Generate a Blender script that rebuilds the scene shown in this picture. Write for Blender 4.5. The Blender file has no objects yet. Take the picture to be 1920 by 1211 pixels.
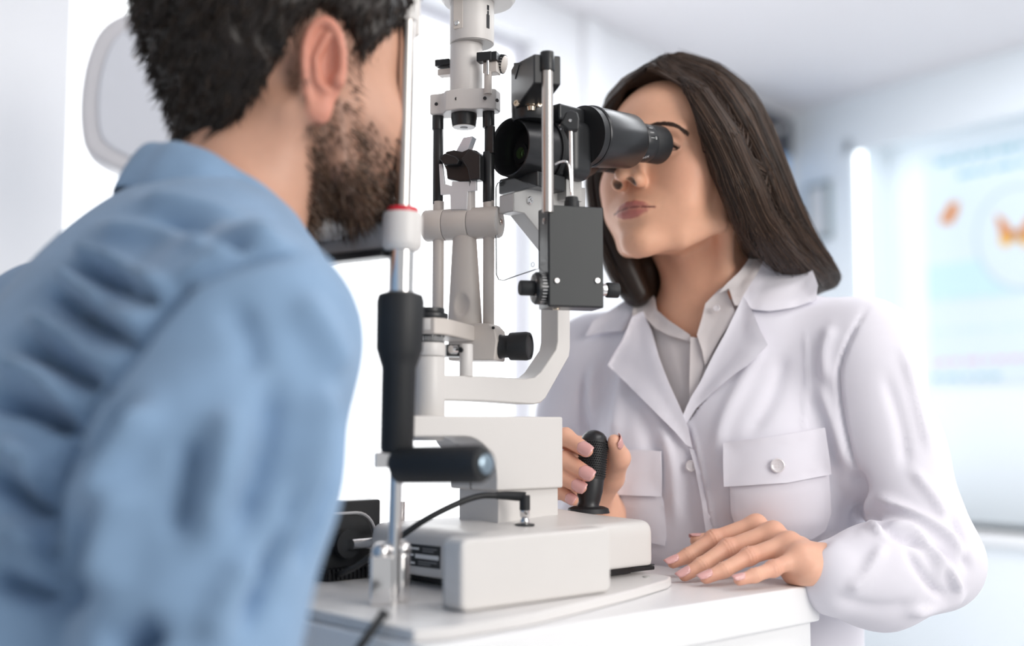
import bpy, bmesh, math, random
import numpy as np
from mathutils import Vector, Matrix
from mathutils.bvhtree import BVHTree
from mathutils.geometry import delaunay_2d_cdt

random.seed(7); RNG = np.random.default_rng(7)
SC = bpy.context.scene
COL = SC.collection

# ------------------------------------------------------------------ camera
FPX, CX, CY = 2200.0, 960.0, 605.5
PITCH = math.atan(195.0 / FPX)
CAM = np.array([0.0, 0.0, 0.962])
cam_data = bpy.data.cameras.new('camera')
cam_data.sensor_width = 36.0
cam_data.lens = 36.0 * FPX / 1920.0
cam_data.clip_start = 0.02
cam_data.dof.use_dof = True
cam_data.dof.focus_distance = 1.255
cam_data.dof.aperture_fstop = 1.75
cam = bpy.data.objects.new('camera', cam_data)
cam.location = CAM
cam.rotation_euler = (math.pi / 2 + PITCH, 0, 0)
COL.objects.link(cam)
SC.camera = cam

# ------------------------------------------------------------------ world, exposure, lights
SC.view_settings.view_transform = 'Standard'
SC.view_settings.look = 'None'
SC.view_settings.gamma = 1.0
SC.view_settings.use_curve_mapping = False
SC.view_settings.exposure = 0.40
world = bpy.data.worlds.new('world')
world.use_nodes = True
world.node_tree.nodes['Background'].inputs[0].default_value = (0.93, 0.96, 1.0, 1)
world.node_tree.nodes['Background'].inputs[1].default_value = 0.42
SC.world = world

def area_light(name, loc, target, size, power, color=(1, 1, 1), size_y=None):
    ld = bpy.data.lights.new(name, 'AREA')
    ld.energy = power; ld.color = color; ld.shape = 'RECTANGLE'
    ld.size = size; ld.size_y = size_y or size
    o = bpy.data.objects.new(name, ld)
    o.location = loc
    d = Vector(target) - Vector(loc)
    o.rotation_euler = d.to_track_quat('-Z', 'Y').to_euler()
    COL.objects.link(o)
    return o

# added off-frame area lights: overhead fill, key from the right, fill for back walls
area_light('overhead_fill_light', (0.75, 1.0, 2.36), (0.55, 1.15, 0), 1.2, 17, (1.0, 0.97, 0.93))
area_light('right_key_light', (2.1, -0.7, 1.7), (0.2, 1.3, 1.0), 1.5, 38, (1.0, 0.96, 0.91))
area_light('back_wall_fill_light', (1.35, 2.75, 2.32), (1.35, 2.77, 0), 1.6, 34, (0.95, 0.98, 1.0))

# ------------------------------------------------------------------ pixel <-> world helpers
_cp, _sp = math.cos(PITCH), math.sin(PITCH)
def ray(px, py):
    a = (px - CX) / FPX; b = (CY - py) / FPX
    return np.array([a, _cp - b * _sp, _sp + b * _cp])
def P(px, py, d):
    r = ray(px, py); return CAM + r * (d / r[1])
def PZ(px, py, z):
    r = ray(px, py); return CAM + r * ((z - CAM[2]) / r[2])
def proj(p):
    q = np.asarray(p, float) - CAM
    f = q[..., 1] * _cp + q[..., 2] * _sp
    up = -q[..., 1] * _sp + q[..., 2] * _cp
    return np.stack([CX + FPX * q[..., 0] / f, CY - FPX * up / f], -1)
# instrument frame: U runs from the patient to the examiner, N to the patient's left
TH = math.radians(42.5)
U = np.array([math.cos(TH), math.sin(TH), 0.0]); N = np.array([-U[1], U[0], 0.0]); ZV = np.array([0, 0, 1.0])
PIV = np.array([-0.081, 1.144, 0.0])
def L(u, n, z): return PIV + U * u + N * n + ZV * z
def toL(p):
    q = np.asarray(p, float) - PIV
    return np.array([q @ U, q @ N, q[2]])
def PNn(px, py, n):
    r = ray(px, py); t = (n - (CAM - PIV) @ N) / (r @ N); return CAM + r * t

# ------------------------------------------------------------------ materials
MATS = {}
def srgb(*c):
    return tuple((x / 12.92 if x <= 0.04045 else ((x + 0.055) / 1.055) ** 2.4) for x in [v / 255 for v in c])
def mat(name, color, rough=0.5, metal=0.0, var=0.04, vscale=30, bump=0.0, bscale=200, spec=0.5, attr=None, sss=0.0, sss_r=(1, .35, .2), sheen=0.0, coat=0.0, stretch=None):
    m = bpy.data.materials.new(name); m.use_nodes = True
    nt = m.node_tree; b = nt.nodes['Principled BSDF']
    b.inputs['Roughness'].default_value = rough
    b.inputs['Metallic'].default_value = metal
    b.inputs['Specular IOR Level'].default_value = spec
    b.inputs['Coat Weight'].default_value = coat
    b.inputs['Sheen Weight'].default_value = sheen
    tc = nt.nodes.new('ShaderNodeTexCoord')
    src = tc.outputs['Object']
    if stretch:
        mp = nt.nodes.new('ShaderNodeMapping'); mp.inputs['Scale'].default_value = stretch
        nt.links.new(src, mp.inputs['Vector']); src = mp.outputs['Vector']
    nz = nt.nodes.new('ShaderNodeTexNoise'); nz.inputs['Scale'].default_value = vscale; nz.inputs['Detail'].default_value = 4
    nt.links.new(src, nz.inputs['Vector'])
    mr = nt.nodes.new('ShaderNodeMapRange')
    mr.inputs['To Min'].default_value = 1 - var; mr.inputs['To Max'].default_value = 1 + var
    nt.links.new(nz.outputs['Fac'], mr.inputs['Value'])
    mx = nt.nodes.new('ShaderNodeMix'); mx.data_type = 'RGBA'; mx.blend_type = 'MULTIPLY'; mx.inputs['Factor'].default_value = 1
    if attr:
        at = nt.nodes.new('ShaderNodeAttribute'); at.attribute_name = attr
        nt.links.new(at.outputs['Color'], mx.inputs['A'])
    else:
        mx.inputs['A'].default_value = (*color, 1)
    nt.links.new(mr.outputs['Result'], mx.inputs['B'])
    nt.links.new(mx.outputs['Result'], b.inputs['Base Color'])
    if sss:
        b.inputs['Subsurface Weight'].default_value = sss
        b.inputs['Subsurface Radius'].default_value = sss_r
        b.inputs['Subsurface Scale'].default_value = 0.006
    if bump:
        n2 = nt.nodes.new('ShaderNodeTexNoise'); n2.inputs['Scale'].default_value = bscale; n2.inputs['Detail'].default_value = 3
        nt.links.new(src, n2.inputs['Vector'])
        bp = nt.nodes.new('ShaderNodeBump'); bp.inputs['Strength'].default_value = bump; bp.inputs['Distance'].default_value = 0.002
        nt.links.new(n2.outputs['Fac'], bp.inputs['Height'])
        nt.links.new(bp.outputs['Normal'], b.inputs['Normal'])
    MATS[name] = m
    return m
def emat(name, color, strength):
    m = bpy.data.materials.new(name); m.use_nodes = True
    nt = m.node_tree; nt.nodes.clear()
    e = nt.nodes.new('ShaderNodeEmission'); e.inputs[0].default_value = (*color, 1); e.inputs[1].default_value = strength
    o = nt.nodes.new('ShaderNodeOutputMaterial'); nt.links.new(e.outputs[0], o.inputs[0])
    MATS[name] = m; return m
def glass(name, color=(1, 1, 1), rough=0.0, ior=1.45):
    m = bpy.data.materials.new(name); m.use_nodes = True
    b = m.node_tree.nodes['Principled BSDF']
    b.inputs['Base Color'].default_value = (*color, 1); b.inputs['Transmission Weight'].default_value = 1
    b.inputs['Roughness'].default_value = rough; b.inputs['IOR'].default_value = ior
    MATS[name] = m; return m

PLASTIC = mat('light_grey_plastic', (0.68, 0.655, 0.635), 0.38, var=0.02, bump=0.03, bscale=900)
PLASTIC2 = mat('warm_grey_paint', (0.62, 0.570, 0.530), 0.42, var=0.02, bump=0.03, bscale=900)
GREYPLATE = mat('grey_painted_metal', (0.42, 0.41, 0.40), 0.45, var=0.03)
BLACK = mat('black_anodised', (0.016, 0.017, 0.019), 0.36, var=0.1, bump=0.02, bscale=800)
BLACKS = mat('black_satin_barrel', (0.03, 0.031, 0.034), 0.30, metal=0.35, var=0.08)
RUBBER = mat('black_rubber', (0.010, 0.011, 0.013), 0.55, var=0.15, bump=0.05, bscale=500)
BOXFACE = mat('dark_grey_cover', (0.034, 0.037, 0.038), 0.5, var=0.06, bump=0.05, bscale=900)
CHROME = mat('chrome', (0.82, 0.80, 0.79), 0.13, metal=1.0, var=0.02)
STEEL = mat('brushed_steel', (0.60, 0.56, 0.53), 0.28, metal=1.0, var=0.04, stretch=(1, 1, 0.05))
BRASS = mat('nickel_brass', (0.62, 0.53, 0.42), 0.22, metal=1.0)
WHITEPRINT = mat('white_print', (0.8, 0.8, 0.8), 0.5)
REDPLASTIC = mat('red_plastic', (0.62, 0.02, 0.04), 0.35)
TABLEW = mat('white_laminate', (0.84, 0.84, 0.85), 0.3, var=0.015)
ACRYLIC = glass('clear_acrylic', (0.97, 0.98, 0.98), 0.02, 1.40)
FROST = mat('frosted_metal', (0.62, 0.62, 0.63), 0.3, metal=0.6)

# ------------------------------------------------------------------ scene objects
def thing(name, label, cat, loc=(0, 0, 0), group=None):
    o = bpy.data.objects.new(name, None); o.location = tuple(loc); o.empty_display_size = 0.05
    COL.objects.link(o); o['label'] = label; o['category'] = cat
    if group: o['group'] = group
    return o
def tag(o, label, cat, group=None, kind=None):
    o['label'] = label; o['category'] = cat
    if group: o['group'] = group
    if kind: o['kind'] = kind
    return o
def root_of(o):
    while o.parent: o = o.parent
    return o
def add_obj(name, verts, faces, m, parent=None, smooth=35, bevel=0, bseg=2, label=None, kind=None, colors=None):
    off = np.array(root_of(parent).location) if parent is not None else np.zeros(3)
    me = bpy.data.meshes.new(name)
    v = np.asarray(verts, float) - off
    me.from_pydata([tuple(x) for x in v], [], [tuple(int(i) for i in f) for f in faces] if not isinstance(faces, np.ndarray) else faces.tolist())
    me.validate(); me.update()
    if smooth:
        me.shade_smooth()
        if smooth < 180: me.set_sharp_from_angle(angle=math.radians(smooth))
    if colors is not None:
        a = me.color_attributes.new('Col', 'FLOAT_COLOR', 'POINT')
        c = np.ones((len(v), 4), np.float32); c[:, :3] = colors
        a.data.foreach_set('color', c.ravel())
    me.materials.append(m)
    o = bpy.data.objects.new(name, me); COL.objects.link(o)
    if parent is not None: o.parent = parent
    if bevel:
        bv = o.modifiers.new('bevel', 'BEVEL'); bv.width = bevel; bv.segments = bseg; bv.limit_method = 'ANGLE'; bv.angle_limit = math.radians(40)
        bv.harden_normals = bool(smooth)
    if label: o['label'] = label
    if kind: o['kind'] = kind
    return o

def unit(v): v = np.asarray(v, float); return v / np.linalg.norm(v)
def perp(a):
    a = unit(a); h = ZV if abs(a[2]) < 0.9 else np.array([1.0, 0, 0])
    x = unit(np.cross(h, a)); return x, np.cross(a, x)

class MB:
    def __init__(s): s.v = []; s.f = []
    def add(s, vs, fs):
        o = len(s.v); s.v += [np.asarray(x, float) for x in vs]; s.f += [[i + o for i in f] for f in fs]; return s
    def hexa(s, c8):
        return s.add(c8, [(3, 2, 1, 0), (4, 5, 6, 7), (0, 1, 5, 4), (1, 2, 6, 5), (2, 3, 7, 6), (3, 0, 4, 7)])
    def lbox(s, u0, u1, n0, n1, z0, z1):
        return s.hexa([L(u0, n0, z0), L(u1, n0, z0), L(u1, n1, z0), L(u0, n1, z0), L(u0, n0, z1), L(u1, n0, z1), L(u1, n1, z1), L(u0, n1, z1)])
    def box(s, c, ax, ay, az):     # half vectors
        c = np.asarray(c); ax, ay, az = map(np.asarray, (ax, ay, az))
        return s.hexa([c - ax - ay - az, c + ax - ay - az, c + ax + ay - az, c - ax + ay - az, c - ax - ay + az, c + ax - ay + az, c + ax + ay + az, c - ax + ay + az])
    def prism(s, poly, org, ex, ey, ez, t0, t1):   # polygon in (ex,ey), extruded along ez
        n = len(poly); ex, ey, ez = map(np.asarray, (ex, ey, ez)); org = np.asarray(org)
        a = [org + ex * p[0] + ey * p[1] + ez * t0 for p in poly]; b = [org + ex * p[0] + ey * p[1] + ez * t1 for p in poly]
        fs = [tuple(range(n))[::-1], tuple(range(n, 2 * n))] + [(i, (i + 1) % n, n + (i + 1) % n, n + i) for i in range(n)]
        ar = sum(poly[i][0] * poly[(i + 1) % n][1] - poly[(i + 1) % n][0] * poly[i][1] for i in range(n))
        if ar * np.dot(np.cross(ex, ey), ez) * (t1 - t0) < 0: fs = [f[::-1] for f in fs]
        return s.add(a + b, fs)
    def lathe(s, p0, ax, prof, seg=40, cap=(True, True)):
        ax = unit(ax); x, y = perp(ax); p0 = np.asarray(p0); vs = []; fs = []
        for t, r in prof:
            for k in range(seg):
                a = 2 * math.pi * k / seg
                vs.append(p0 + ax * t + (x * math.cos(a) + y * math.sin(a)) * r)
        for i in range(len(prof) - 1):
            for k in range(seg):
                k2 = (k + 1) % seg
                fs.append((i * seg + k, i * seg + k2, (i + 1) * seg + k2, (i + 1) * seg + k))
        if cap[0]: fs.append(tuple(range(seg))[::-1])
        if cap[1]: fs.append(tuple(range((len(prof) - 1) * seg, len(prof) * seg)))
        return s.add(vs, fs)
    def cyl(s, a, b, r, r2=None, seg=32, bev=0.0):
        a = np.asarray(a, float); b = np.asarray(b, float); h = np.linalg.norm(b - a); r2 = r if r2 is None else r2
        if bev: prof = [(0, r - bev), (bev * .3, r - bev * .3), (bev, r), (h - bev, r2), (h - bev * .3, r2 - bev * .3), (h, r2 - bev)]
        else: prof = [(0, r), (h, r2)]
        return s.lathe(a, b - a, prof, seg)
    def tube(s, pts, r, seg=10, smooth_n=0):
        pts = [np.asarray(p, float) for p in pts]
        if smooth_n: pts = spline(pts, smooth_n)
        n = len(pts); rs = r if hasattr(r, '__len__') else [r] * n
        if len(rs) != n: rs = np.interp(np.linspace(0, 1, n), np.linspace(0, 1, len(rs)), rs)
        t0 = unit(pts[1] - pts[0]); x, y = perp(t0); vs = []; fs = []
        for i, p in enumerate(pts):
            t = unit(pts[min(i + 1, n - 1)] - pts[max(i - 1, 0)])
            x = unit(x - t * np.dot(x, t)); y = np.cross(t, x)
            for k in range(seg):
                a = 2 * math.pi * k / seg; vs.append(p + (x * math.cos(a) + y * math.sin(a)) * rs[i])
        for i in range(n - 1):
            for k in range(seg):
                k2 = (k + 1) % seg; fs.append((i * seg + k, i * seg + k2, (i + 1) * seg + k2, (i + 1) * seg + k))
        fs.append(tuple(range(seg))[::-1]); fs.append(tuple(range((n - 1) * seg, n * seg)))
        return s.add(vs, fs)
    def ball(s, c, r, seg=16, rings=10):
        c = np.asarray(c, float)
        r = np.asarray(r if hasattr(r, '__len__') else (r, r, r), float)
        prof = [(-math.cos(math.pi * i / rings), max(math.sin(math.pi * i / rings), 1e-3)) for i in range(rings + 1)]
        o = len(s.v); s.lathe((0, 0, 0), (0, 0, 1), prof, seg)
        for i in range(o, len(s.v)): s.v[i] = c + s.v[i] * r
        return s
    def build(s, name, m, parent=None, **k):
        return add_obj(name, s.v, s.f, m, parent, **k)

def spline(pts, n):
    """Catmull-Rom through the points, n samples for each span."""
    p = np.asarray(pts, float); q = np.vstack([2 * p[0] - p[1], p, 2 * p[-1] - p[-2]]); out = []
    for i in range(1, len(q) - 2):
        for k in range(n):
            t = k / n
            out.append(0.5 * ((2 * q[i]) + (-q[i - 1] + q[i + 1]) * t + (2 * q[i - 1] - 5 * q[i] + 4 * q[i + 1] - q[i + 2]) * t * t + (-q[i - 1] + 3 * q[i] - 3 * q[i + 1] + q[i + 2]) * t ** 3))
    out.append(p[-1]); return out
def rrect(x0, x1, y0, y1, r, seg=5):
    out = []
    for cx, cy, a0 in ((x1 - r, y1 - r, 0), (x0 + r, y1 - r, 90), (x0 + r, y0 + r, 180), (x1 - r, y0 + r, 270)):
        for i in range(seg + 1):
            a = math.radians(a0 + 90 * i / seg); out.append((cx + r * math.cos(a), cy + r * math.sin(a)))
    return out

# ------------------------------------------------------------------ signed distance modelling
def smin(a, b, k):
    h = np.maximum(k - np.abs(a - b), 0) / k
    return np.minimum(a, b) - h * h * k * 0.25
def smax(a, b, k): return -smin(-a, -b, k)
def s_ball(p, c, r): return np.linalg.norm(p - np.asarray(c, np.float32), axis=1) - r
def s_ell(p, c, R, rot=None):
    q = p - np.asarray(c, np.float32)
    if rot is not None: q = q @ np.asarray(rot, np.float32).T      # rows of rot = ellipsoid axes
    R = np.asarray(R, np.float32)
    k0 = np.linalg.norm(q / R, axis=1); k1 = np.linalg.norm(q / (R * R), axis=1) + 1e-9
    return k0 * (k0 - 1) / k1
def s_cone(p, a, b, ra, rb):
    a = np.asarray(a, np.float32); b = np.asarray(b, np.float32); ab = b - a
    t = np.clip(((p - a) @ ab) / (ab @ ab), 0, 1)
    return np.linalg.norm(p - a - t[:, None] * ab, axis=1) - (ra + (rb - ra) * t)
def s_chain(p, pts, rs, k=0.0):
    d = None
    for i in range(len(pts) - 1):
        e = s_cone(p, pts[i], pts[i + 1], rs[i], rs[i + 1])
        d = e if d is None else (smin(d, e, k) if k else np.minimum(d, e))
    return d
def mesh_sdf(f, lo, hi, h, B=8):
    lo = np.asarray(lo, np.float32); hi = np.asarray(hi, np.float32)
    nb = np.ceil((hi - lo) / (h * B)).astype(int); nb = np.maximum(nb, 1)
    # coarse blocks
    bi = np.stack(np.meshgrid(*[np.arange(n) for n in nb], indexing='ij'), -1).reshape(-1, 3)
    cen = lo + (bi + 0.5) * h * B
    fc = f(cen.astype(np.float32))
    act = np.abs(fc) < h * B * 1.35
    D = np.repeat(np.repeat(np.repeat(fc.reshape(nb), B, 0), B, 1), B, 2).astype(np.float32)
    loc = np.stack(np.meshgrid(*[np.arange(B)] * 3, indexing='ij'), -1).reshape(-1, 3)
    ab = bi[act]
    for s in range(0, len(ab), 400):
        g = (ab[s:s + 400, None, :] * B + loc[None]).reshape(-1, 3)
        D[g[:, 0], g[:, 1], g[:, 2]] = f((lo + g * h).astype(np.float32))
    return nets(D, lo, h)
def nets(D, lo, h):
    S = D < 0
    nx, ny, nz = D.shape
    c = np.zeros((nx - 1, ny - 1, nz - 1), np.int8)
    offs = [(i, j, k) for i in (0, 1) for j in (0, 1) for k in (0, 1)]
    for i, j, k in offs: c += S[i:nx - 1 + i, j:ny - 1 + j, k:nz - 1 + k]
    cells = np.argwhere((c > 0) & (c < 8))
    idx = -np.ones(c.shape, np.int64); idx[tuple(cells.T)] = np.arange(len(cells))
    acc = np.zeros((len(cells), 3), np.float64); cnt = np.zeros(len(cells))
    val = {o: D[cells[:, 0] + o[0], cells[:, 1] + o[1], cells[:, 2] + o[2]] for o in offs}
    for o in offs:
        for ax in range(3):
            if o[ax]: continue
            o2 = list(o); o2[ax] = 1; o2 = tuple(o2)
            a, b = val[o], val[o2]; m = (a < 0) != (b < 0)
            t = a[m] / (a[m] - b[m]); q = np.tile(np.array(o, float), (m.sum(), 1)); q[:, ax] += t
            acc[m] += q; cnt[m] += 1
    V = lo + (cells + acc / cnt[:, None]) * h
    quads = []
    for ax in range(3):
        a1, a2 = [(1, 2), (2, 0), (0, 1)][ax]
        sl0 = [slice(None)] * 3; sl1 = [slice(None)] * 3
        sl0[ax] = slice(0, -1); sl1[ax] = slice(1, None)
        A, Bv = S[tuple(sl0)], S[tuple(sl1)]
        e = np.argwhere(A != Bv)
        e = e[(e[:, a1] > 0) & (e[:, a2] > 0) & (e[:, a1] < D.shape[a1] - 1) & (e[:, a2] < D.shape[a2] - 1)]
        if not len(e): continue
        def cell(d1, d2):
            q = e.copy(); q[:, a1] -= d1; q[:, a2] -= d2; return idx[q[:, 0], q[:, 1], q[:, 2]]
        q = np.stack([cell(1, 1), cell(0, 1), cell(0, 0), cell(1, 0)], 1)
        flip = ~A[tuple(e.T)]
        q[flip] = q[flip][:, ::-1]
        quads.append(q)
    Q = np.vstack(quads); Q = Q[(Q >= 0).all(1)]
    return V, Q
def biggest(V, Q):
    lab = np.arange(len(V))
    while True:
        m = lab[Q].min(1); new = lab.copy()
        for i in range(4): np.minimum.at(new, Q[:, i], m)
        new = new[new]
        if (new == lab).all(): break
        lab = new
    u, c = np.unique(lab, return_counts=True); k = lab == u[c.argmax()]; mp = np.cumsum(k) - 1
    return V[k], mp[Q[k[Q].all(1)]]
def normals(V, Q):
    n = np.zeros_like(V); a, b, c, d = (V[Q[:, i]] for i in range(4))
    fn = np.cross(c - a, d - b)
    for i in range(4): np.add.at(n, Q[:, i], fn)
    return n / (np.linalg.norm(n, axis=1, keepdims=True) + 1e-12)
def relax(V, Q, it=2, lam=0.5):
    for _ in range(it):
        s = np.zeros_like(V); c = np.zeros(len(V))
        for i in range(4):
            for j in (1, 3):
                np.add.at(s, Q[:, i], V[Q[:, (i + j) % 4]]); np.add.at(c, Q[:, i], 1)
        V = V + lam * (s / np.maximum(c, 1)[:, None] - V)
    return V
def seg_dist(p, line):
    """distance of 2-D points to a polyline, and the parameter along it 0..1"""
    line = np.asarray(line, float); best = np.full(len(p), 1e9); par = np.zeros(len(p)); n = len(line) - 1
    for i in range(n):
        a, b = line[i], line[i + 1]; ab = b - a
        t = np.clip(((p - a) @ ab) / (ab @ ab + 1e-9), 0, 1)
        d = np.linalg.norm(p - a - t[:, None] * ab, axis=1); m = d < best
        best[m] = d[m]; par[m] = (i + t[m]) / n
    return best, par
def in_poly(p, poly):
    poly = np.asarray(poly, float); x, y = p[:, 0], p[:, 1]; r = np.zeros(len(p), bool); j = len(poly) - 1
    for i in range(len(poly)):
        xi, yi = poly[i]; xj, yj = poly[j]
        if yi != yj:
            r ^= ((yi > y) != (yj > y)) & (x < (xj - xi) * (y - yi) / (yj - yi) + xi)
        j = i
    return r
def sculpt(V, Q, strokes):
    """cloth folds: ridges (+) and valleys (-) along strokes drawn where the folds lie on the facing side of the cloth"""
    n = normals(V, Q); vd = V - CAM; vd /= np.linalg.norm(vd, axis=1, keepdims=True)
    w = np.clip(-(n * vd).sum(1) * 2.2, 0, 1); px = proj(V); disp = np.zeros(len(V))
    for line, wid, amp in strokes:
        ln = np.asarray(spline([np.array([*q, 0.0]) for q in line], 6))[:, :2] if len(line) > 2 else np.asarray(line, float)
        lo = ln.min(0) - 3 * wid; hi = ln.max(0) + 3 * wid
        m = np.where((px > lo).all(1) & (px < hi).all(1))[0]
        if not len(m): continue
        d, t = seg_dist(px[m], ln)
        disp[m] += amp * np.exp(-(d / wid) ** 2) * np.clip(np.minimum(t, 1 - t) * 5 + 0.15, 0, 1)
    return V + n * (disp * w)[:, None]
def bvh_of(V, Q): return BVHTree.FromPolygons([tuple(x) for x in V], [tuple(q) for q in Q.tolist()])
def patch(name, poly, bvh, m, parent, off=0.002, thick=0.0015, step=7, lift=0.0, smooth=60, bulge=None, avg=2, label=None, kind=None):
    """a sewn piece of cloth lying on a surface: its outline is cast onto the surface and given thickness"""
    poly = [np.asarray(q, float) for q in poly]; bd = []
    for i in range(len(poly)):
        a, b = poly[i], poly[(i + 1) % len(poly)]; k = max(1, int(np.linalg.norm(b - a) / step))
        bd += [a + (b - a) * j / k for j in range(k)]
    pa = np.array(bd); lo = pa.min(0); hi = pa.max(0)
    gx, gy = np.meshgrid(np.arange(lo[0], hi[0], step), np.arange(lo[1], hi[1], step)); g = np.stack([gx.ravel(), gy.ravel()], 1)
    if len(g):
        d, _ = seg_dist(g, np.vstack([pa, pa[:1]])); g = g[in_poly(g, pa) & (d > step * 0.55)]
    pts = np.vstack([pa, g]); nb = len(pa)
    r = delaunay_2d_cdt([Vector(q) for q in pts], [], [list(range(nb))], 1, 1e-5)
    v2 = np.array([tuple(q) for q in r[0]]); tri = [list(f) for f in r[2]]
    hit = np.zeros((len(v2), 3)); nor = np.zeros((len(v2), 3)); ok = np.zeros(len(v2), bool)
    for i, q in enumerate(v2):
        dr = unit(ray(*q)); h = bvh.ray_cast(Vector(CAM), Vector(dr))
        if h[0] is not None: hit[i] = h[0]; nor[i] = h[1]; ok[i] = True
    if not ok.all():
        gd = np.where(ok)[0]
        for i in np.where(~ok)[0]:
            j = gd[np.argmin(((v2[gd] - v2[i]) ** 2).sum(1))]; dr = unit(ray(*v2[i]))
            hit[i] = CAM + dr * (np.linalg.norm(hit[j] - CAM)); nor[i] = nor[j]
    nb_ = [set() for _ in v2]
    for t in tri:
        for a in range(len(t)): nb_[t[a]].update(t)
    for _ in range(avg):
        nor = np.array([nor[list(s)].mean(0) if s else nor[i] for i, s in enumerate(nb_)]); 
        dep = np.linalg.norm(hit - CAM, axis=1); dep = np.array([dep[list(s)].mean() if s else dep[i] for i, s in enumerate(nb_)])
        hit = CAM + (hit - CAM) / np.linalg.norm(hit - CAM, axis=1, keepdims=True) * dep[:, None]
    nor /= np.linalg.norm(nor, axis=1, keepdims=True) + 1e-9
    vd = (hit - CAM) / np.linalg.norm(hit - CAM, axis=1, keepdims=True)
    nor = np.where(((nor * vd).sum(1) > -0.15)[:, None], -vd, nor)
    o = np.full(len(v2), off)
    dE, tE = seg_dist(v2, np.vstack([pa, pa[:1]]))
    if lift: o = o + lift * np.clip(1 - dE / 30, 0, 1)
    if bulge: o = o + bulge * np.clip(dE / 25, 0, 1) ** 0.6
    top = hit + nor * o[:, None]; bot = top - nor * (thick + 0.0)
    n = len(v2); F = []
    for t in tri:
        a, b, c = top[t[0]], top[t[1]], top[t[2]]
        if np.dot(np.cross(b - a, c - a), vd[t[0]]) > 0: t = t[::-1]
        F.append(tuple(t)); F.append(tuple(x + n for x in t[::-1]))
    ec = {}
    for t in tri:
        for a in range(len(t)): e = tuple(sorted((t[a], t[(a + 1) % len(t)]))); ec[e] = ec.get(e, 0) + 1
    for (a, b), k in ec.items():
        if k == 1: F.append((a, b, b + n, a + n))
    return add_obj(name, np.vstack([top, bot]), F, m, parent, smooth=smooth, label=label, kind=kind)
# ================================================================== the room
WALLM = mat('painted_wall', (0.80, 0.81, 0.84), 0.8, var=0.01, vscale=3, bump=0.02, bscale=60)
WALLR = mat('cool_white_wall', (0.80, 0.85, 0.89), 0.75, var=0.01, vscale=3)
CEILM = mat('ceiling_paint', (0.78, 0.76, 0.78), 0.9, var=0.01, vscale=3)
FLOORM = mat('grey_vinyl_floor', (0.55, 0.55, 0.56), 0.45, var=0.06, vscale=6)
WDIR = unit([0.63, 0.777, 0]); WN = np.array([WDIR[1], -WDIR[0], 0])   # WN points into the room
WA = np.array([0.1322, 3.73, 0.0]); CEIL = 2.34
def wall_s(px):
    r = (px - CX) / FPX / _cp   # close to the horizon
    return (WA[0] - r * WA[1]) / (r * WDIR[1] - WDIR[0])
def W(s, z, o=0.0): return WA + WDIR * s + WN * o + ZV * z
S_L, S_R, S_END = wall_s(116), wall_s(1012), wall_s(1490)
S0 = S_L - 2.4
def wallbox(mb, s0, s1, z0, z1, o0, o1):
    return mb.hexa([W(s0, z0, o1), W(s1, z0, o1), W(s1, z0, o0), W(s0, z0, o0), W(s0, z1, o1), W(s1, z1, o1), W(s1, z1, o0), W(s0, z1, o0)])
WT = 2.20
mb = MB(); wallbox(mb, S0, S_L, 0, CEIL, -0.14, 0); mb.build('wall_left', WALLM)['kind'] = 'structure'
mb = MB(); wallbox(mb, S_L, S_R, WT, CEIL, -0.14, 0); wallbox(mb, S_R, S_END + 0.14, 0, CEIL, -0.14, 0); wallbox(mb, S_L, S_R, 0, 0.06, -0.14, 0)
mb.build('wall_back', WALLM)['kind'] = 'structure'
# window: frame, two sashes of blown-out daylight
GLOW = emat('daylight_pane', (0.96, 0.98, 1.0), 1.9)
FRAME = mat('window_frame', (0.55, 0.55, 0.60), 0.5)
win = bpy.data.objects.new('window_1', None); win.location = tuple(W((S_L + S_R) / 2, 0.06)); COL.objects.link(win)
win['kind'] = 'structure'
mb = MB()
for s0, s1, z0, z1 in ((S_L, S_R, WT - 0.035, WT), (S_L, S_R, 0.06, 0.10), (S_L, S_L + 0.012, 0.1, WT - 0.035), (S_R - 0.03, S_R, 0.1, WT - 0.035)):
    wallbox(mb, s0, s1, z0, z1, -0.115, -0.06)
mb.build('window_frame', FRAME, win, bevel=0.003)
sm = wall_s(560)
for a, b in ((S_L + 0.012, sm), (sm, S_R - 0.03)):
    mb = MB(); wallbox(mb, a, b, 0.10, WT - 0.035, -0.105, -0.095); mb.build('window_pane', GLOW, win)
# a slim pilaster right of the window
mb = MB(); wallbox(mb, wall_s(1092), wall_s(1092) + 0.10, 0, CEIL, 0, 0.025); mb.build('trim_1', WALLM, bevel=0.004)['kind'] = 'structure'
# right wall with the lit display niche
RD = unit([0.566, -0.824, 0]); RN = np.array([-0.824, -0.566, 0]) ; K0 = W(S_END, 0)
def R(s, z, o=0.0): return K0 + RD * s + RN * o + ZV * z
def right_s(px):
    r = (px - CX) / FPX / _cp
    return (K0[0] - r * K0[1]) / (r * RD[1] - RD[0])
def rbox(mb, s0, s1, z0, z1, o0, o1):
    return mb.hexa([R(s0, z0, o1), R(s1, z0, o1), R(s1, z0, o0), R(s0, z0, o0), R(s0, z1, o1), R(s1, z1, o1), R(s1, z1, o0), R(s0, z1, o0)])
N0 = right_s(1588); N1 = N0 + 1.9; NZ0, NZ1 = 0.58, 2.16; RL = 3.4
mb = MB(); rbox(mb, 0, N0, 0, CEIL, -0.45, 0); rbox(mb, N0, N1, NZ1, CEIL, -0.45, 0); rbox(mb, N1, RL, 0, CEIL, -0.45, 0); rbox(mb, N0, N1, 0, NZ0, -0.45, 0)
rbox(mb, N0, N1, NZ0, NZ1, -0.47, -0.30)
rbox(mb, N0, N1, NZ1 - 0.06, NZ1, -0.025, 0.0); rbox(mb, N0, N0 + 0.05, NZ0, NZ1, -0.025, 0.0)
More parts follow.
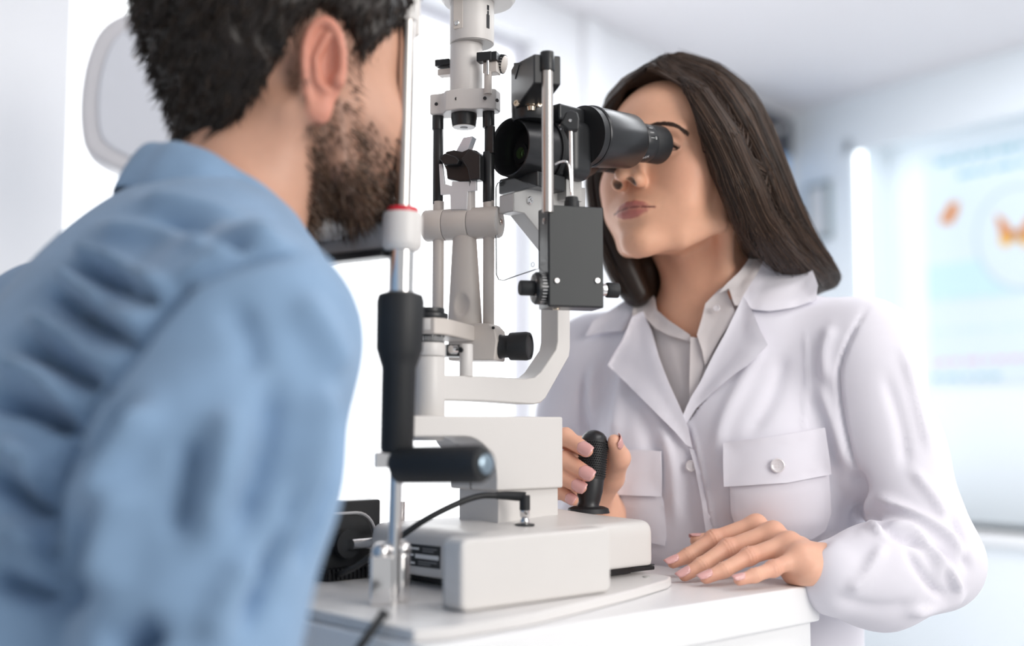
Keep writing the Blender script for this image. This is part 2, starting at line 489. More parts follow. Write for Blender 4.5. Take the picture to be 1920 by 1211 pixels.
mb.build('wall_right', WALLR)['kind'] = 'structure'
LED = emat('led_strip_glow', (0.92, 0.97, 1.0), 3.4)
led = thing('led_strip', 'white glowing light strip along the top of the wall niche', 'light', R((N0 + N1) / 2, NZ1 - 0.02, -0.05))
mb = MB(); rbox(mb, N0 + 0.02, N1 - 0.02, NZ1 - 0.012, NZ1 - 0.001, -0.12, -0.06); mb.build('diffuser', LED, led)
mb = MB(); rbox(mb, N0 + 0.01, N1 - 0.01, NZ1 - 0.006, NZ1 - 0.0005, -0.13, -0.05); mb.build('mount_channel', FROST, led)
led2 = thing('led_strip', 'upright white glowing light strip at the left edge of the wall niche', 'light', R(N0 + 0.02, NZ0, -0.06))
mb = MB(); rbox(mb, N0 + 0.001, N0 + 0.012, NZ0 + 0.02, NZ1 - 0.02, -0.12, -0.06); mb.build('diffuser', LED, led2)
mb = MB(); rbox(mb, N0 + 0.0005, N0 + 0.006, NZ0 + 0.01, NZ1 - 0.015, -0.13, -0.05); mb.build('mount_channel', FROST, led2)
mb = MB(); rbox(mb, N0 - 0.02, N1 + 0.02, NZ0 - 0.04, NZ0, -0.30, 0.03); mb.build('trim_2', TABLEW, bevel=0.004)['kind'] = 'structure'
# floor and ceiling
def corners(z): return [W(S0, z, -0.3), W(S_END + 0.2, z, -0.3), R(RL, z, -0.3), R(RL, z, 0) + WDIR * -4.2]
c = corners(0); MB().add(c + [q - ZV * 0.05 for q in c], [(3, 2, 1, 0), (4, 5, 6, 7)] + [(i, (i + 1) % 4, 4 + (i + 1) % 4, 4 + i) for i in range(4)]).build('floor', FLOORM)['kind'] = 'structure'
c = corners(CEIL); MB().add(c + [q + ZV * 0.05 for q in c], [(0, 1, 2, 3), (7, 6, 5, 4)] + [(i, 4 + i, 4 + (i + 1) % 4, (i + 1) % 4) for i in range(4)]).build('ceiling', CEILM)['kind'] = 'structure'

# ---- poster with butterflies in the niche
def RP(px, py, o):      # pixel onto a plane parallel to the right wall
    r = ray(px, py); k0 = K0 + RN * o
    return CAM + r * (((k0 - CAM) @ RN) / (r @ RN))
def rs(px, py, o):
    q = RP(px, py, o) - K0; return np.array([q @ RD, q[2]])
PO = -0.295
pl = rs(1732, 292, PO); pb = rs(1740, 725, PO)
ps0, pz1, pz0 = pl[0], pl[1], pb[1]; ps1 = ps0 + 0.62
pos = thing('poster', 'pale blue butterfly poster mounted inside the lit wall niche', 'poster', R(ps0, pz0, PO))
POSTM = mat('poster_paper', (0.66, 0.74, 0.80), 0.6, var=0.05, vscale=4)
mb = MB(); rbox(mb, ps0, ps1, pz0, pz1, PO - 0.004, PO + 0.002); mb.build('sheet', POSTM, pos)
TEALT = mat('poster_teal_print', (0.22, 0.46, 0.52), 0.6); BLUET = mat('poster_blue_print', (0.50, 0.58, 0.74), 0.6); PINKT = mat('poster_pink_print', (0.72, 0.45, 0.55), 0.6)
PALEB = mat('poster_cyan_print', (0.55, 0.73, 0.80), 0.6)
ORANGE = mat('butterfly_orange', (0.62, 0.22, 0.05), 0.6, var=0.2, vscale=60); YEL = mat('butterfly_yellow', (0.75, 0.42, 0.06), 0.6, var=0.2, vscale=60); BROWN = mat('butterfly_brown', (0.22, 0.10, 0.05), 0.6)
def flat(name, poly, m, o, par=pos):
    q = [rs(x, y, o) for x, y in poly]; MB().prism([tuple(a) for a in q], K0, RD, ZV, RN, o - 0.0006, o).build(name, m, par, smooth=0)
o1 = PO + 0.0035
def words(x0, x1, y0, slope, h, m):      # rows of small print, too blurred to read
    x = x0; rr = random.Random(int(x0 + y0))
    while x < x1:
        w = rr.uniform(12, 40); x2 = min(x + w, x1); ya = y0 + (x - x0) * slope; yb = y0 + (x2 - x0) * slope
        flat('print_line', [(x, ya), (x2, yb), (x2, yb + h), (x, ya + h)], m, o1); x = x2 + rr.uniform(5, 9)
words(1757, 1920, 302, -0.21, 9, TEALT); words(1795, 1925, 326, -0.21, 8, TEALT)
words(1745, 1930, 676, -0.05, 8, PINKT); words(1745, 1880, 706, -0.03, 6, TEALT); words(1745, 1930, 560, -0.08, 5, PALEB); words(1745, 1930, 620, -0.06, 4, PALEB)
flat('tint_panel', [(1738, 500), (1930, 470), (1930, 545), (1740, 560)], PALEB, o1 - 0.0012)
ring = [(1915 + 88 * math.cos(a), 445 + 100 * math.sin(a)) for a in np.linspace(0, 2 * math.pi, 40)[:-1]]
flat('circle_print', ring, BLUET, o1 - 0.001)
flat('circle_print', [(1915 + (x - 1915) * .93, 445 + (y - 445) * .93) for x, y in ring], POSTM, o1 - 0.0004)
# left butterfly seen edge on, right one spread
flat('butterfly_wing', [(1778, 380), (1798, 378), (1796, 398), (1784, 420), (1764, 420), (1762, 408), (1772, 398)], ORANGE, o1 + 0.001)
flat('butterfly_wing', [(1866, 400), (1884, 412), (1902, 436), (1904, 442), (1888, 446), (1874, 436)], ORANGE, o1 + 0.001)
flat('butterfly_wing', [(1874, 440), (1902, 444), (1898, 456), (1884, 464), (1874, 458)], YEL, o1 + 0.0008)
flat('butterfly_wing', [(1908, 436), (1926, 408), (1945, 398), (1938, 436), (1910, 446)], ORANGE, o1 + 0.001)
flat('butterfly_wing', [(1909, 444), (1938, 442), (1932, 460), (1920, 466)], YEL, o1 + 0.0008)
flat('butterfly_body', [(1903, 432), (1909, 430), (1909, 452), (1904, 454)], BROWN, o1 + 0.002)
# ---- frames on the walls
DARKF = mat('dark_frame', (0.03, 0.03, 0.04), 0.4); BLUEP = mat('blue_print', (0.30, 0.50, 0.80), 0.6, var=0.3, vscale=8); GREYF = mat('grey_green_frame', (0.30, 0.36, 0.38), 0.5)
PAPER = mat('cream_paper', (0.72, 0.70, 0.68), 0.7)
def WP(px, py, o):
    r = ray(px, py); k0 = WA + WN * o; q = CAM + r * (((k0 - CAM) @ WN) / (r @ WN)) - WA; return q @ WDIR, q[2]
s1_, zt = WP(1481, 226, 0.02); s0_ = WP(1375, 190, 0.02)[0]; zb = WP(1481, 470, 0.02)[1]
fr = thing('picture_frame', 'dark framed picture with blue print on the wall behind the woman', 'picture', W(s0_, zb))
mb = MB()
for a, b, c_, d_ in ((s0_, s1_, zt - 0.16, zt), (s0_, s0_ + 0.04, zb, zt - 0.16), (s0_, s1_, zb, zb + 0.02)): wallbox(mb, a, b, c_, d_, 0.0, 0.03)
mb.build('frame', DARKF, fr, bevel=0.003)
mb = MB(); wallbox(mb, s0_ + 0.04, s1_, zb + 0.02, zt - 0.16, 0.0, 0.015); mb.build('print', BLUEP, fr)
mb = MB(); mb.ball(W(*WP(1462, 242, 0.03), 0.03), (0.018, 0.018, 0.015)); mb.build('highlight_ball', WHITEPRINT, fr)  # white ball standing in for a highlight on the frame
a0 = rs(1512, 343, 0.012); a1 = rs(1556, 338, 0.012); a2 = rs(1556, 446, 0.012)
fr = thing('picture_frame', 'small thin grey frame with cream paper on the wall near the corner', 'picture', R(a0[0], a2[1]))
mb = MB()
for a, b, c_, d_ in ((a0[0], a1[0], a1[1] - 0.018, a1[1]), (a0[0], a1[0], a2[1], a2[1] + 0.018), (a0[0], a0[0] + 0.012, a2[1], a1[1]), (a1[0] - 0.02, a1[0], a2[1], a1[1])): rbox(mb, a, b, c_, d_, 0, 0.02)
mb.build('frame', GREYF, fr, bevel=0.002)
mb = MB(); rbox(mb, a0[0], a1[0] - 0.01, a2[1] + 0.01, a1[1] - 0.01, 0, 0.012); mb.build('paper', PAPER, fr)

# ---- white rounded equipment shell on a floor stand, behind the patient's head
SHELLM = mat('white_shell_plastic', (0.66, 0.65, 0.68), 0.35, var=0.02); PANELM = mat('shell_panel', (0.70, 0.72, 0.78), 0.3, var=0.02)
DS = 1.95
sh_px = [(300, 42), (255, 30), (215, 44), (186, 74), (168, 118), (158, 165), (154, 215), (157, 262), (166, 290), (195, 312), (235, 328), (275, 337), (330, 330), (372, 300), (385, 220), (378, 130), (350, 70)]
sh = thing('equipment_head', 'rounded white plastic equipment head on a stand behind the man', 'equipment', (P(290, 200, DS)[0], DS + 0.05, 0.0))
FX = unit([1, 0.25, 0]); FY = np.array([-FX[1], FX[0], 0])
c0 = P(270, 185, DS)
def shp(scale, dx=0):
    return [(((P(x, y, DS) - c0) @ FX) * scale + dx, (P(x, y, DS) - c0)[2] * scale) for x, y in sh_px]
def smooth_poly(poly, n=4):
    q = [np.array([a, b, 0.0]) for a, b in poly]; q = q[-1:] + q + q[:2]
    return [(a[0], a[1]) for a in spline(q, n)[n:-n - 1]]
MB().prism(smooth_poly(shp(1.0)), c0, FX, ZV, FY, -0.02, 0.07).build('shell', SHELLM, sh, bevel=0.012, bseg=4)
MB().prism(smooth_poly(shp(0.83, 0.012)), c0, FX, ZV, FY, -0.026, -0.018).build('front_panel', PANELM, sh, bevel=0.004, bseg=3)
q0, q1 = P(176, 108, DS) - FY * 0.028, P(262, 118, DS) - FY * 0.028
MB().box((q0 + q1) / 2, (q1 - q0) / 2, FY * 0.002, ZV * 0.002).build('seam', mat('beige_seam', (0.5, 0.45, 0.42), 0.5), sh)
w0 = P(205, 255, DS) - FY * 0.028
MB().prism([(0.0, 0.03), (0.0, 0.0), (0.008, -0.018), (0.028, -0.032), (0.03, -0.028), (0.032, 0.032)], w0, FX, ZV, FY, -0.002, 0.002).build('side_window', mat('grey_window', (0.52, 0.50, 0.52), 0.3), sh)
q = c0 + FX * 0.02 + FY * 0.05
MB().cyl((q[0], q[1], 0.03), (q[0], q[1], c0[2] - 0.08), 0.02).build('pole', SHELLM, sh)
MB().lathe((q[0], q[1], 0.0), ZV, [(0, 0.2), (0.02, 0.2), (0.035, 0.03)]).build('foot', SHELLM, sh)
# ================================================================== instrument table
TZ, PZT = 0.80, 0.81
tb = thing('instrument_table', 'white laminate instrument table under the slit lamp', 'table', L(0.09, 0.02, 0))
c = L(0, 0, 0)
def lprism(poly, z0, z1): return MB().prism(poly, PIV, U, N, ZV, z0, z1)
tr = toL(PZ(1541, 1094, TZ)); TU1, TN0 = tr[0], tr[1]
lprism(rrect(-0.165, TU1, TN0, 0.27, 0.008, 4), TZ - 0.038, TZ).build('table_top', TABLEW, tb, bevel=0.003)
for n0_, n1_ in ((TN0 + 0.008, TN0 + 0.028), (0.235, 0.255)):
    lprism(rrect(-0.12, TU1 - 0.008, n0_, n1_, 0.004, 3), 0.05, TZ - 0.038).build('side_panel', TABLEW, tb, bevel=0.002)
    lprism(rrect(-0.14, TU1 - 0.03, n0_ - 0.004, n1_ + 0.004, 0.004, 3), 0.0, 0.05).build('foot', GREYPLATE, tb)
lprism(rrect(0.08, 0.10, TN0 + 0.028, 0.235, 0.004, 3), 0.60, TZ - 0.038).build('cross_rail', TABLEW, tb)
# base plate carrying the instrument
bp = thing('instrument_base_plate', 'thin light grey mounting plate lying on the white table', 'plate', L(0.02, 0, TZ))
def zl(px, py, z): q = toL(PZ(px, py, z)); return (q[0], q[1])
pp = [zl(845, 1176, PZT), zl(1000, 1150, PZT), zl(1110, 1124, PZT), zl(1190, 1104, PZT), zl(1252, 1086, PZT), (0.23, -0.11), (0.24, -0.06), (0.24, 0.15), (-0.16, 0.2), (-0.16, zl(845, 1176, PZT)[1] + 0.01)]
PLATEM = mat('plate_enamel', (0.72, 0.70, 0.69), 0.32, var=0.02)
lprism(pp, TZ + 0.0003, PZT).build('plate', PLATEM, bp, bevel=0.002)
q = PZ(1212, 1082, PZT); MB().cyl(q, q + ZV * 0.0012, 0.004).build('screw', GREYPLATE, bp)
# rail cover in front
k0 = toL(PZ(866, 1146, PZT + 0.002)); k1 = toL(PZ(1153, 1108, PZT + 0.002))
rc = thing('rail_cover', 'white rounded rail cover box in front of the slit lamp base', 'cover', L((k0[0] + k1[0]) / 2, k0[1] + 0.012, PZT))
hh = 0.060
MB().prism(rrect(k0[0], k1[0], PZT + 0.0005, PZT + hh, 0.008, 5), PIV, U, ZV, N, k0[1], k0[1] + 0.026).build('shell', PLASTIC, rc, bevel=0.004, bseg=3)
MB().lbox(k0[0] + .004, k1[0] - .004, k0[1] + 0.026, k0[1] + 0.03, PZT + 0.001, PZT + hh - 0.008).build('back_plate', GREYPLATE, rc)
# far rail cover: dark inside with toothed rack and axle wheel
fr_n = 0.135
fc = thing('rail_cover', 'black toothed rail cover box at the far side of the slit lamp base', 'cover', L(-0.03, fr_n, PZT))
def q2(px, py, d): return P(px, py, d)
uu0, uu1 = -0.10, 0.02
a = toL(P(714, 936, 1.24)); 
MB().lbox(a[0] - 0.10, a[0], a[1], a[1] + 0.02, PZT + .0005, a[2]).build('box', BLACK, fc, bevel=0.002)
wc = toL(P(668, 1008, 1.215))
MB().prism([(wc[0] - 0.05, PZT + 0.0005), (wc[0] + 0.018, PZT + 0.0005)] + [(wc[0] + 0.018 - 0.024 * (1 - math.cos(t)), wc[2] + 0.001 + 0.024 * math.sin(t)) for t in np.linspace(0.15, 1.57, 7)] + [(wc[0] - 0.05, wc[2] + 0.025)], PIV, U, ZV, N, wc[1] - 0.004, wc[1] + 0.03).build('guard', BLACK, fc, bevel=0.002)
rim = [L(wc[0] - 0.05, wc[1] - 0.006, wc[2] + 0.026)] + [L(wc[0] + 0.019 - 0.024 * (1 - math.cos(t)), wc[1] - 0.006, wc[2] + 0.002 + 0.024 * math.sin(t)) for t in np.linspace(1.57, 0.15, 7)]
MB().tube(rim, 0.0016, 6).build('rim', FROST, fc)
MB().cyl(L(wc[0] - 0.02, wc[1] - 0.02, wc[2] - 0.004), L(wc[0] + 0.035, wc[1] - 0.02, wc[2] - 0.004), 0.0055).build('axle', CHROME, fc)
MB().cyl(L(wc[0] - 0.02, wc[1] - 0.008, wc[2] - 0.004), L(wc[0] - 0.02, wc[1] - 0.016, wc[2] - 0.004), 0.014).build('wheel', BLACK, fc)
for i in range(12):
    MB().lbox(wc[0] - 0.045 + i * 0.005, wc[0] - 0.0425 + i * 0.005, wc[1] - 0.018, wc[1] - 0.004, PZT + 0.001, PZT + 0.012).build('rack_tooth', BLACK, fc)
MB().lbox(wc[0] - 0.046, wc[0] + 0.016, wc[1] - 0.016, wc[1] - 0.004, PZT + 0.0005, PZT + 0.008).build('rack', BLACK, fc)
q = P(752, 962, 1.24); MB().cyl(q - ZV * 0.0605, q + ZV * 0.012, 0.004).build('pin', CHROME, fc)
# small black flat case half hidden under the instrument
pc = thing('flat_case', 'flat black case lying on the plate under the slit lamp base', 'case', PZ(1195, 1072, PZT))
a, b = PZ(1120, 1080, PZT), PZ(1228, 1068, PZT)
e = unit(b - a); f = np.cross(ZV, e)
MB().hexa([a, b, b + f * 0.05, a + f * 0.06, a + ZV * 0.007, b + ZV * 0.004, b + f * 0.05 + ZV * 0.004, a + f * 0.06 + ZV * 0.007]).build('lower_shell', BLACK, pc, bevel=0.001)
MB().hexa([a + ZV * 0.0075, b + ZV * 0.0045, b + f * 0.05 + ZV * 0.0045, a + f * 0.06 + ZV * 0.0075, a + ZV * 0.0088, b + ZV * 0.006, b + f * 0.05 + ZV * 0.006, a + f * 0.06 + ZV * 0.0088]).build('lid', BOXFACE, pc, bevel=0.0008)

# ================================================================== chin rest
PB, PT = PZ(737, 1130, PZT), None
DPOLE = PB[1]
def PP(y, x=None):          # point on the near post axis at image row y
    x = 737 + (765 - 737) * (1130 - y) / 1130 if x is None else x
    return P(x, y, DPOLE)
kpx = DPOLE / FPX
ch = thing('chin_rest', 'chrome and black chin rest frame the man leans into', 'chin rest', L(-0.115, 0.01, PZT))
ax = unit(PP(0) - PP(1130))
MB().cyl(PP(1130), PP(845), 0.0058).build('lower_post', CHROME, ch)
MB().cyl(PP(560), PP(440), 0.0112).build('sleeve_post', CHROME, ch)
MB().cyl(PP(395), PP(-40), 0.0072).build('upper_post', STEEL, ch)
def pl_(y): return np.linalg.norm(PP(y) - PP(1130))
g = pl_(848)
prof = [(g, 0.0135), (g + 0.003, 0.0148), (pl_(690), 0.0152), (pl_(672), 0.0180), (pl_(655), 0.0206), (pl_(565), 0.0212), (pl_(553), 0.0195), (pl_(548), 0.013)]
MB().lathe(PP(1130), ax, prof, 40).build('hand_grip', RUBBER, ch)
MB().lathe(PP(1130), ax, [(pl_(470), 0.0150), (pl_(462), 0.0175), (pl_(455), 0.018), (pl_(408), 0.018), (pl_(400), 0.017)], 40).build('clamp_collar', PLASTIC, ch)
MB().lathe(PP(1130), ax, [(pl_(402), 0.0142), (pl_(392), 0.0142), (pl_(389), 0.0125)], 32).build('height_ring', REDPLASTIC, ch)
# clamp at the foot
b0 = PZ(715, 1136, PZT); e1 = unit([1, 0.15, 0]); e2 = np.array([-e1[1], e1[0], 0])
MB().box(b0 + ZV * 0.021 + e2 * 0.012, e1 * 0.010, e2 * 0.012, ZV * 0.021).build('foot_clamp', CHROME, ch, bevel=0.002)
MB().cyl(PZ(750, 1128, PZT), PZ(750, 1128, PZT) + ZV * 0.042, 0.0085, bev=0.002).build('foot_socket', CHROME, ch)
MB().ball(b0 + ZV * 0.044 + e2 * 0.01, 0.009).build('clamp_ball', CHROME, ch)
MB().ball(PZ(752, 1128, PZT) + ZV * 0.045, 0.0085).build('socket_ball', CHROME, ch)
q = PP(862, 722); MB().box(q, e1 * 0.010, e2 * 0.008, ZV * 0.007).build('grip_bracket', CHROME, ch, bevel=0.0015)
# horizontal elbow grip pointing to the camera side
ga, gb = P(748, 872, DPOLE - 0.006), P(908, 870, DPOLE - 0.075)
hl = np.linalg.norm(gb - ga); r = 0.0158
MB().lathe(ga, gb - ga, [(0, r * .8), (0.004, r), (hl - 0.006, r), (hl, r * .8), (hl + .001, r * .45)], 40).build('elbow_grip', RUBBER, ch)
MB().lathe(gb, gb - ga, [(0.0005, 0.008), (0.003, 0.008), (0.004, 0.006)], 24).build('grip_cap', mat('grip_cap_metal', (0.30, 0.38, 0.45), 0.3, metal=0.8), ch)
# cross bar and far post
fp = L(-0.115, 0.125, 0); zc = PP(432)[2]
bar0 = PP(437)
def barpt(t, dz, du): return bar0 + (np.array([fp[0], fp[1], bar0[2]]) - bar0) * t + ZV * dz + U * du
mb = MB()
mb.hexa([barpt(0.03, -0.014, -0.009), barpt(0.03, -0.014, 0.009), barpt(1, -0.012, 0.009), barpt(1, -0.012, -0.009), barpt(0.03, 0.012, -0.009), barpt(0.03, 0.012, 0.009), barpt(1, 0.004, 0.009), barpt(1, 0.004, -0.009)])
mb.build('cross_bar', mat('bar_plastic', (0.45, 0.44, 0.44), 0.4), ch, bevel=0.003)
mb = MB().hexa([barpt(0.05, -0.021, -0.014), barpt(0.05, -0.021, 0.006), barpt(1, -0.019, 0.006), barpt(1, -0.019, -0.014), barpt(0.05, -0.0145, -0.014), barpt(0.05, -0.0145, 0.006), barpt(1, -0.0125, 0.006), barpt(1, -0.0125, -0.014)])
mb.build('bar_underside', BLACK, ch, bevel=0.001)
mb = MB()
cc = barpt(0.44, 0.004, -0.012)
mb.prism([(-0.04, 0.012), (-0.04, 0.004), (-0.02, -0.004), (0.02, -0.004), (0.04, 0.004), (0.04, 0.012), (0.02, 0.003), (-0.02, 0.003)], cc, N, ZV, U, -0.028, 0.018).build('chin_cup', PLASTIC, ch, bevel=0.002)
MB().cyl(np.array([fp[0], fp[1], PZT]), np.array([fp[0], fp[1], 1.33]), 0.0072).build('upper_post', STEEL, ch)
MB().cyl(np.array([fp[0], fp[1], 0.92]), np.array([fp[0], fp[1], 1.07]), 0.017, bev=0.003).build('hand_grip', RUBBER, ch)
MB().cyl(np.array([fp[0], fp[1], bar0[2] - .018]), np.array([fp[0], fp[1], bar0[2] + .014]), 0.017, bev=0.002).build('clamp_collar', PLASTIC, ch)
# forehead band
ft = PP(15); 
MB().cyl(PP(40), PP(-60), 0.0088, bev=0.001).build('post_cap', PLASTIC, ch)
band = [ft + (np.array([fp[0], fp[1], ft[2]]) - ft) * t + U * (0.030 * math.sin(math.pi * t) + 0.012) for t in np.linspace(0, 1, 17)]
mb = MB()
for i in range(16):
    p, q = band[i], band[i + 1]; d_ = unit(np.cross(q - p, ZV)) * 0.002
    mb.hexa([p - d_ - ZV * .022, p + d_ - ZV * .022, q + d_ - ZV * .022, q - d_ - ZV * .022, p - d_ + ZV * .03, p + d_ + ZV * .03, q + d_ + ZV * .03, q - d_ + ZV * .03])
mb.build('forehead_band', PLASTIC, ch)
# ================================================================== slit lamp
SL = thing('slit_lamp', 'light grey slit lamp microscope with black binocular on the white table', 'microscope', L(0.1, 0, PZT))
def screw(c, axis, r, m=CHROME, par=SL, name='screw'):
    axis = unit(axis); c = np.asarray(c)
    o = MB().lathe(c, axis, [(-0.0005, r), (r * .35, r), (r * .55, r * .8), (r * .55, r * .45), (r * .2, r * .4)], 16).build(name, m, par)
    return o
def hole(c, axis, r, par=SL):
    return MB().lathe(np.asarray(c), unit(axis), [(-0.001, r), (0.0003, r), (0.0003, r * .7)], 14).build('set_screw', BLACK, par, smooth=0)
# ---- sled
su0, su1, sn = -0.008, toL(PNn(1230, 1000, -0.088))[0], 0.088
SZ0, SZ1 = 0.8195, 0.866
def sled(p):
    q = p - PIV.astype(np.float32); u = q @ U.astype(np.float32); n = q @ N.astype(np.float32); z = q[:, 2]
    top = SZ1 + 0.010 * np.clip(1 - np.abs(n) / 0.075, 0, 1) * np.clip((u - 0.03) / 0.1, 0, 1) * np.clip((su1 - u) / 0.06, 0, 1)
    dx = np.abs(u - (su0 + su1) / 2) - ((su1 - su0) / 2 - 0.012); dy = np.abs(n) - (sn - 0.012); dz = np.maximum(z - (top - 0.010), (SZ0 + 0.004) - z)
    # chamfer of the far right corner
    d1 = np.sqrt(np.maximum(dx, 0) ** 2 + np.maximum(dy, 0) ** 2) - 0.012 + np.minimum(np.maximum(dx, dy), 0)
    dzt = z - top; dzb = SZ0 - z
    return smax(smax(d1, dzt, 0.014), dzb, 0.003)
V, Q = mesh_sdf(sled, L(0.1, 0, 0.84) - 0.21 * np.array([1, 1, .25]), L(0.1, 0, 0.84) + 0.21 * np.array([1, 1, .25]), 0.0022)
V = relax(V, Q, 2)
sld = add_obj('base_sled', V, Q, PLASTIC, SL, smooth=60)
MB().lbox(su0 + .02, su1 - .02, -0.07, 0.07, PZT + .001, SZ0 + .002).build('slide_plate', BLACK, SL)
# label plate on the end facing the patient
def PU(px, py, u):
    r = ray(px, py); t = (u - (CAM - PIV) @ U) / (r @ U); return CAM + r * t
lp = [PU(768, 1019, su0 - .0008), PU(825, 1025, su0 - .0008), PU(824, 1067, su0 - .0008), PU(768, 1060, su0 - .0008)]
plate = MB().hexa([lp[3], lp[2], lp[2] + U * .002, lp[3] + U * .002, lp[0], lp[1], lp[1] + U * .002, lp[0] + U * .002]).build('rating_plate', BLACK, SL, label='small black rating plate with white print', smooth=0)
def on_plate(x0, x1, y0, y1, m=WHITEPRINT):
    def q(x, y): return lp[0] + (lp[1] - lp[0]) * x + (lp[3] - lp[0]) * y - U * .0006
    MB().hexa([q(x0, y1), q(x1, y1), q(x1, y1) + U * .0005, q(x0, y1) + U * .0005, q(x0, y0), q(x1, y0), q(x1, y0) + U * .0005, q(x0, y0) + U * .0005]).build('print_line', m, plate, smooth=0)
GREYP = mat('grey_print', (0.25, 0.25, 0.26), 0.5)
for a in ((.06, .32, .14, .24), (.05, .14, .44, .54), (.2, .96, .43, .62), (.05, .18, .8, .9)): on_plate(*a)
for a in ((.45, .9, .14, .19), (.45, .8, .25, .3), (.3, .9, .74, .79), (.3, .7, .85, .9)): on_plate(*a, GREYP)
# ---- pedestal
MB().lbox(0.064, 0.147, -0.030, 0.030, SZ1 - 0.012, 0.90).build('pedestal', PLASTIC, SL, bevel=0.0012)
def nz(px, py, n): q = toL(PNn(px, py, n)); return (q[0], q[2])
hn = -0.036
x0 = nz(775, 800, hn)[0]; x1 = nz(1056, 800, hn)[0]; zt = nz(1000, 781, hn)[1]; zb = nz(1000, 917, hn)[1]; zbm = nz(800, 819, hn)[1]
uv = nz(932, 890, hn)[0]
prof = [(x0, zt), (x0, zbm)] + [(uv - 0.042 + 0.042 * math.sin(t), zbm - 0.042 + 0.042 * math.cos(t)) for t in np.linspace(0, math.pi / 2, 9)] + [(uv, zb), (x1, zb), (x1, zt)]
MB().prism(prof, PIV, U, ZV, N, hn, 0.008).build('column_housing', PLASTIC, SL, bevel=0.0022, bseg=3)
MB().prism([(max(a_, uv - 0.03), b_) for a_, b_ in prof[5:]] + [(uv - 0.03, zt)], PIV, U, ZV, N, 0.0, 0.036).build('housing_back', PLASTIC, SL, bevel=0.0022, bseg=3)
MB().lathe(L(0, 0, zbm - 0.004), ZV, [(0, 0.014), (0.006, 0.0175), (zt - zbm + 0.002, 0.0175)]).build('housing_boss', PLASTIC, SL)
# ---- main column with scale ring
kz = 1.144 / FPX
def cz(y): return P(805, y, 1.144)[2]
def ring(y0, y1, r, name, m, bev=0.0008, par=SL):
    return MB().cyl(L(0, 0, cz(y0)), L(0, 0, cz(y1)), r, seg=48, bev=bev).build(name, m, par)
ring(792, 669, 0.0158, 'column', PLASTIC); ring(668, 643, 0.0160, 'column_collar', PLASTIC)
sr = ring(642.5, 622, 0.0152, 'scale_ring', BLACK, 0.0004)
for k in range(44):
    a = 2 * math.pi * k / 44; dv = np.array([math.cos(a), math.sin(a), 0]); tv = np.array([-dv[1], dv[0], 0]); h0 = 0.0045 if k % 5 else 0.008
    c = L(0, 0, cz(641)) + dv * 0.01525; MB().box(c + ZV * h0 / 2, tv * 0.00022, dv * 0.0003, ZV * h0 / 2).build('scale_tick', WHITEPRINT, sr, smooth=0)
ring(598, 588, 0.0185, 'top_cap', BLACK, 0.001); ring(588, 578, 0.0150, 'cap_knob', BLACK, 0.001)
# ---- microscope arm (L shape)
an = -0.0135
arm_px = [(815, 703), (905, 705), (985, 710), (1003, 707), (1015, 697), (1043, 655), (1046, 640), (1046, 400), (1070, 400), (1070, 652), (1068, 668), (1024, 746), (1015, 755), (1002, 758), (905, 752), (815, 750)]
MB().prism([nz(x, y, an) for x, y in arm_px], PIV, U, ZV, N, an, 0.0135).build('microscope_arm', PLASTIC, SL, bevel=0.002, bseg=3)
b0 = P(874, 705, 1.165); MB().cyl(P(874, 706, 1.165), P(874, 645, 1.165), 0.0068, bev=0.001).build('arm_post', PLASTIC, SL)
screw(P(864, 656, 1.15), (-.2, -1, 0), 0.0028, BLACK)
MB().box(P(852, 658, 1.175), np.array([0.010, 0.003, 0]), np.array([-.003, .010, 0]), ZV * 0.006).build('lock_block', BLACK, SL, bevel=0.001)
MB().cyl(P(845, 655, 1.15), P(856, 655, 1.155), 0.004).build('lock_screw', CHROME, SL)
# ---- swung illumination tower frame
AI = math.radians(72); EY = np.array([math.cos(AI), math.sin(AI), 0]); EX = np.array([EY[1], -EY[0], 0]); T = PIV + EY * 0.1
def TP(px, py, off=0.0):
    r = ray(px, py); return CAM + r * (((T - CAM) @ EY + off) / (r @ EY))
def tl(px, py, off=0.0):
    q = TP(px, py, off) - T; return np.array([q @ EX, q[2]])
z0, z1 = 1.047, 1.0675
MB().prism([(-0.019, -0.004), (-0.016, 0.012), (-0.014, 0.09), (0.016, 0.105), (0.019, 0.02), (0.019, -0.004), (0.012, -0.016), (-0.012, -0.016)], PIV, EX, EY, ZV, z0 + .004, z1).build('illumination_arm', PLASTIC2, SL, bevel=0.002)
ring(621.5, 598.5, 0.0178, 'arm_hub', PLASTIC, 0.001)
bx = [tl(882, 608), tl(926, 608), tl(937, 620), tl(941, 640), tl(937, 677), tl(850, 677), tl(850, 640)]
MB().prism([tuple(a) for a in bx], T, EX, ZV, EY, -0.016, 0.018).build('tower_foot', PLASTIC2, SL, bevel=0.002, bseg=3)
kb = MB(); kc = T + EX * tl(936, 650)[0] + ZV * tl(936, 650)[1]; kb.lathe(kc, EX, [(0, 0.0125), (0.002, 0.0128), (0.004, 0.0118), (0.012, 0.0118), (0.013, 0.0145), (0.03, 0.0150), (0.0335, 0.0140), (0.0340, 0.0115), (0.0325, 0.0108)], 48)
kn = kb.build('focus_knob', RUBBER, SL); MB().lathe(kc, EX, [(-.001, 0.0134), (0.0015, 0.0134)], 40).build('knob_ring', STEEL, kn)
MB().lathe(kc + EX * 0.0328, EX, [(-0.001, 0.0106), (0.0, 0.0106), (0.0006, 0.009)], 36).build('knob_cap', BLACK, kn)
hole(T + EX * (tl(938, 617)[0] - .002) - EY * 0.017 + ZV * tl(930, 617)[1], -EY, 0.0016)
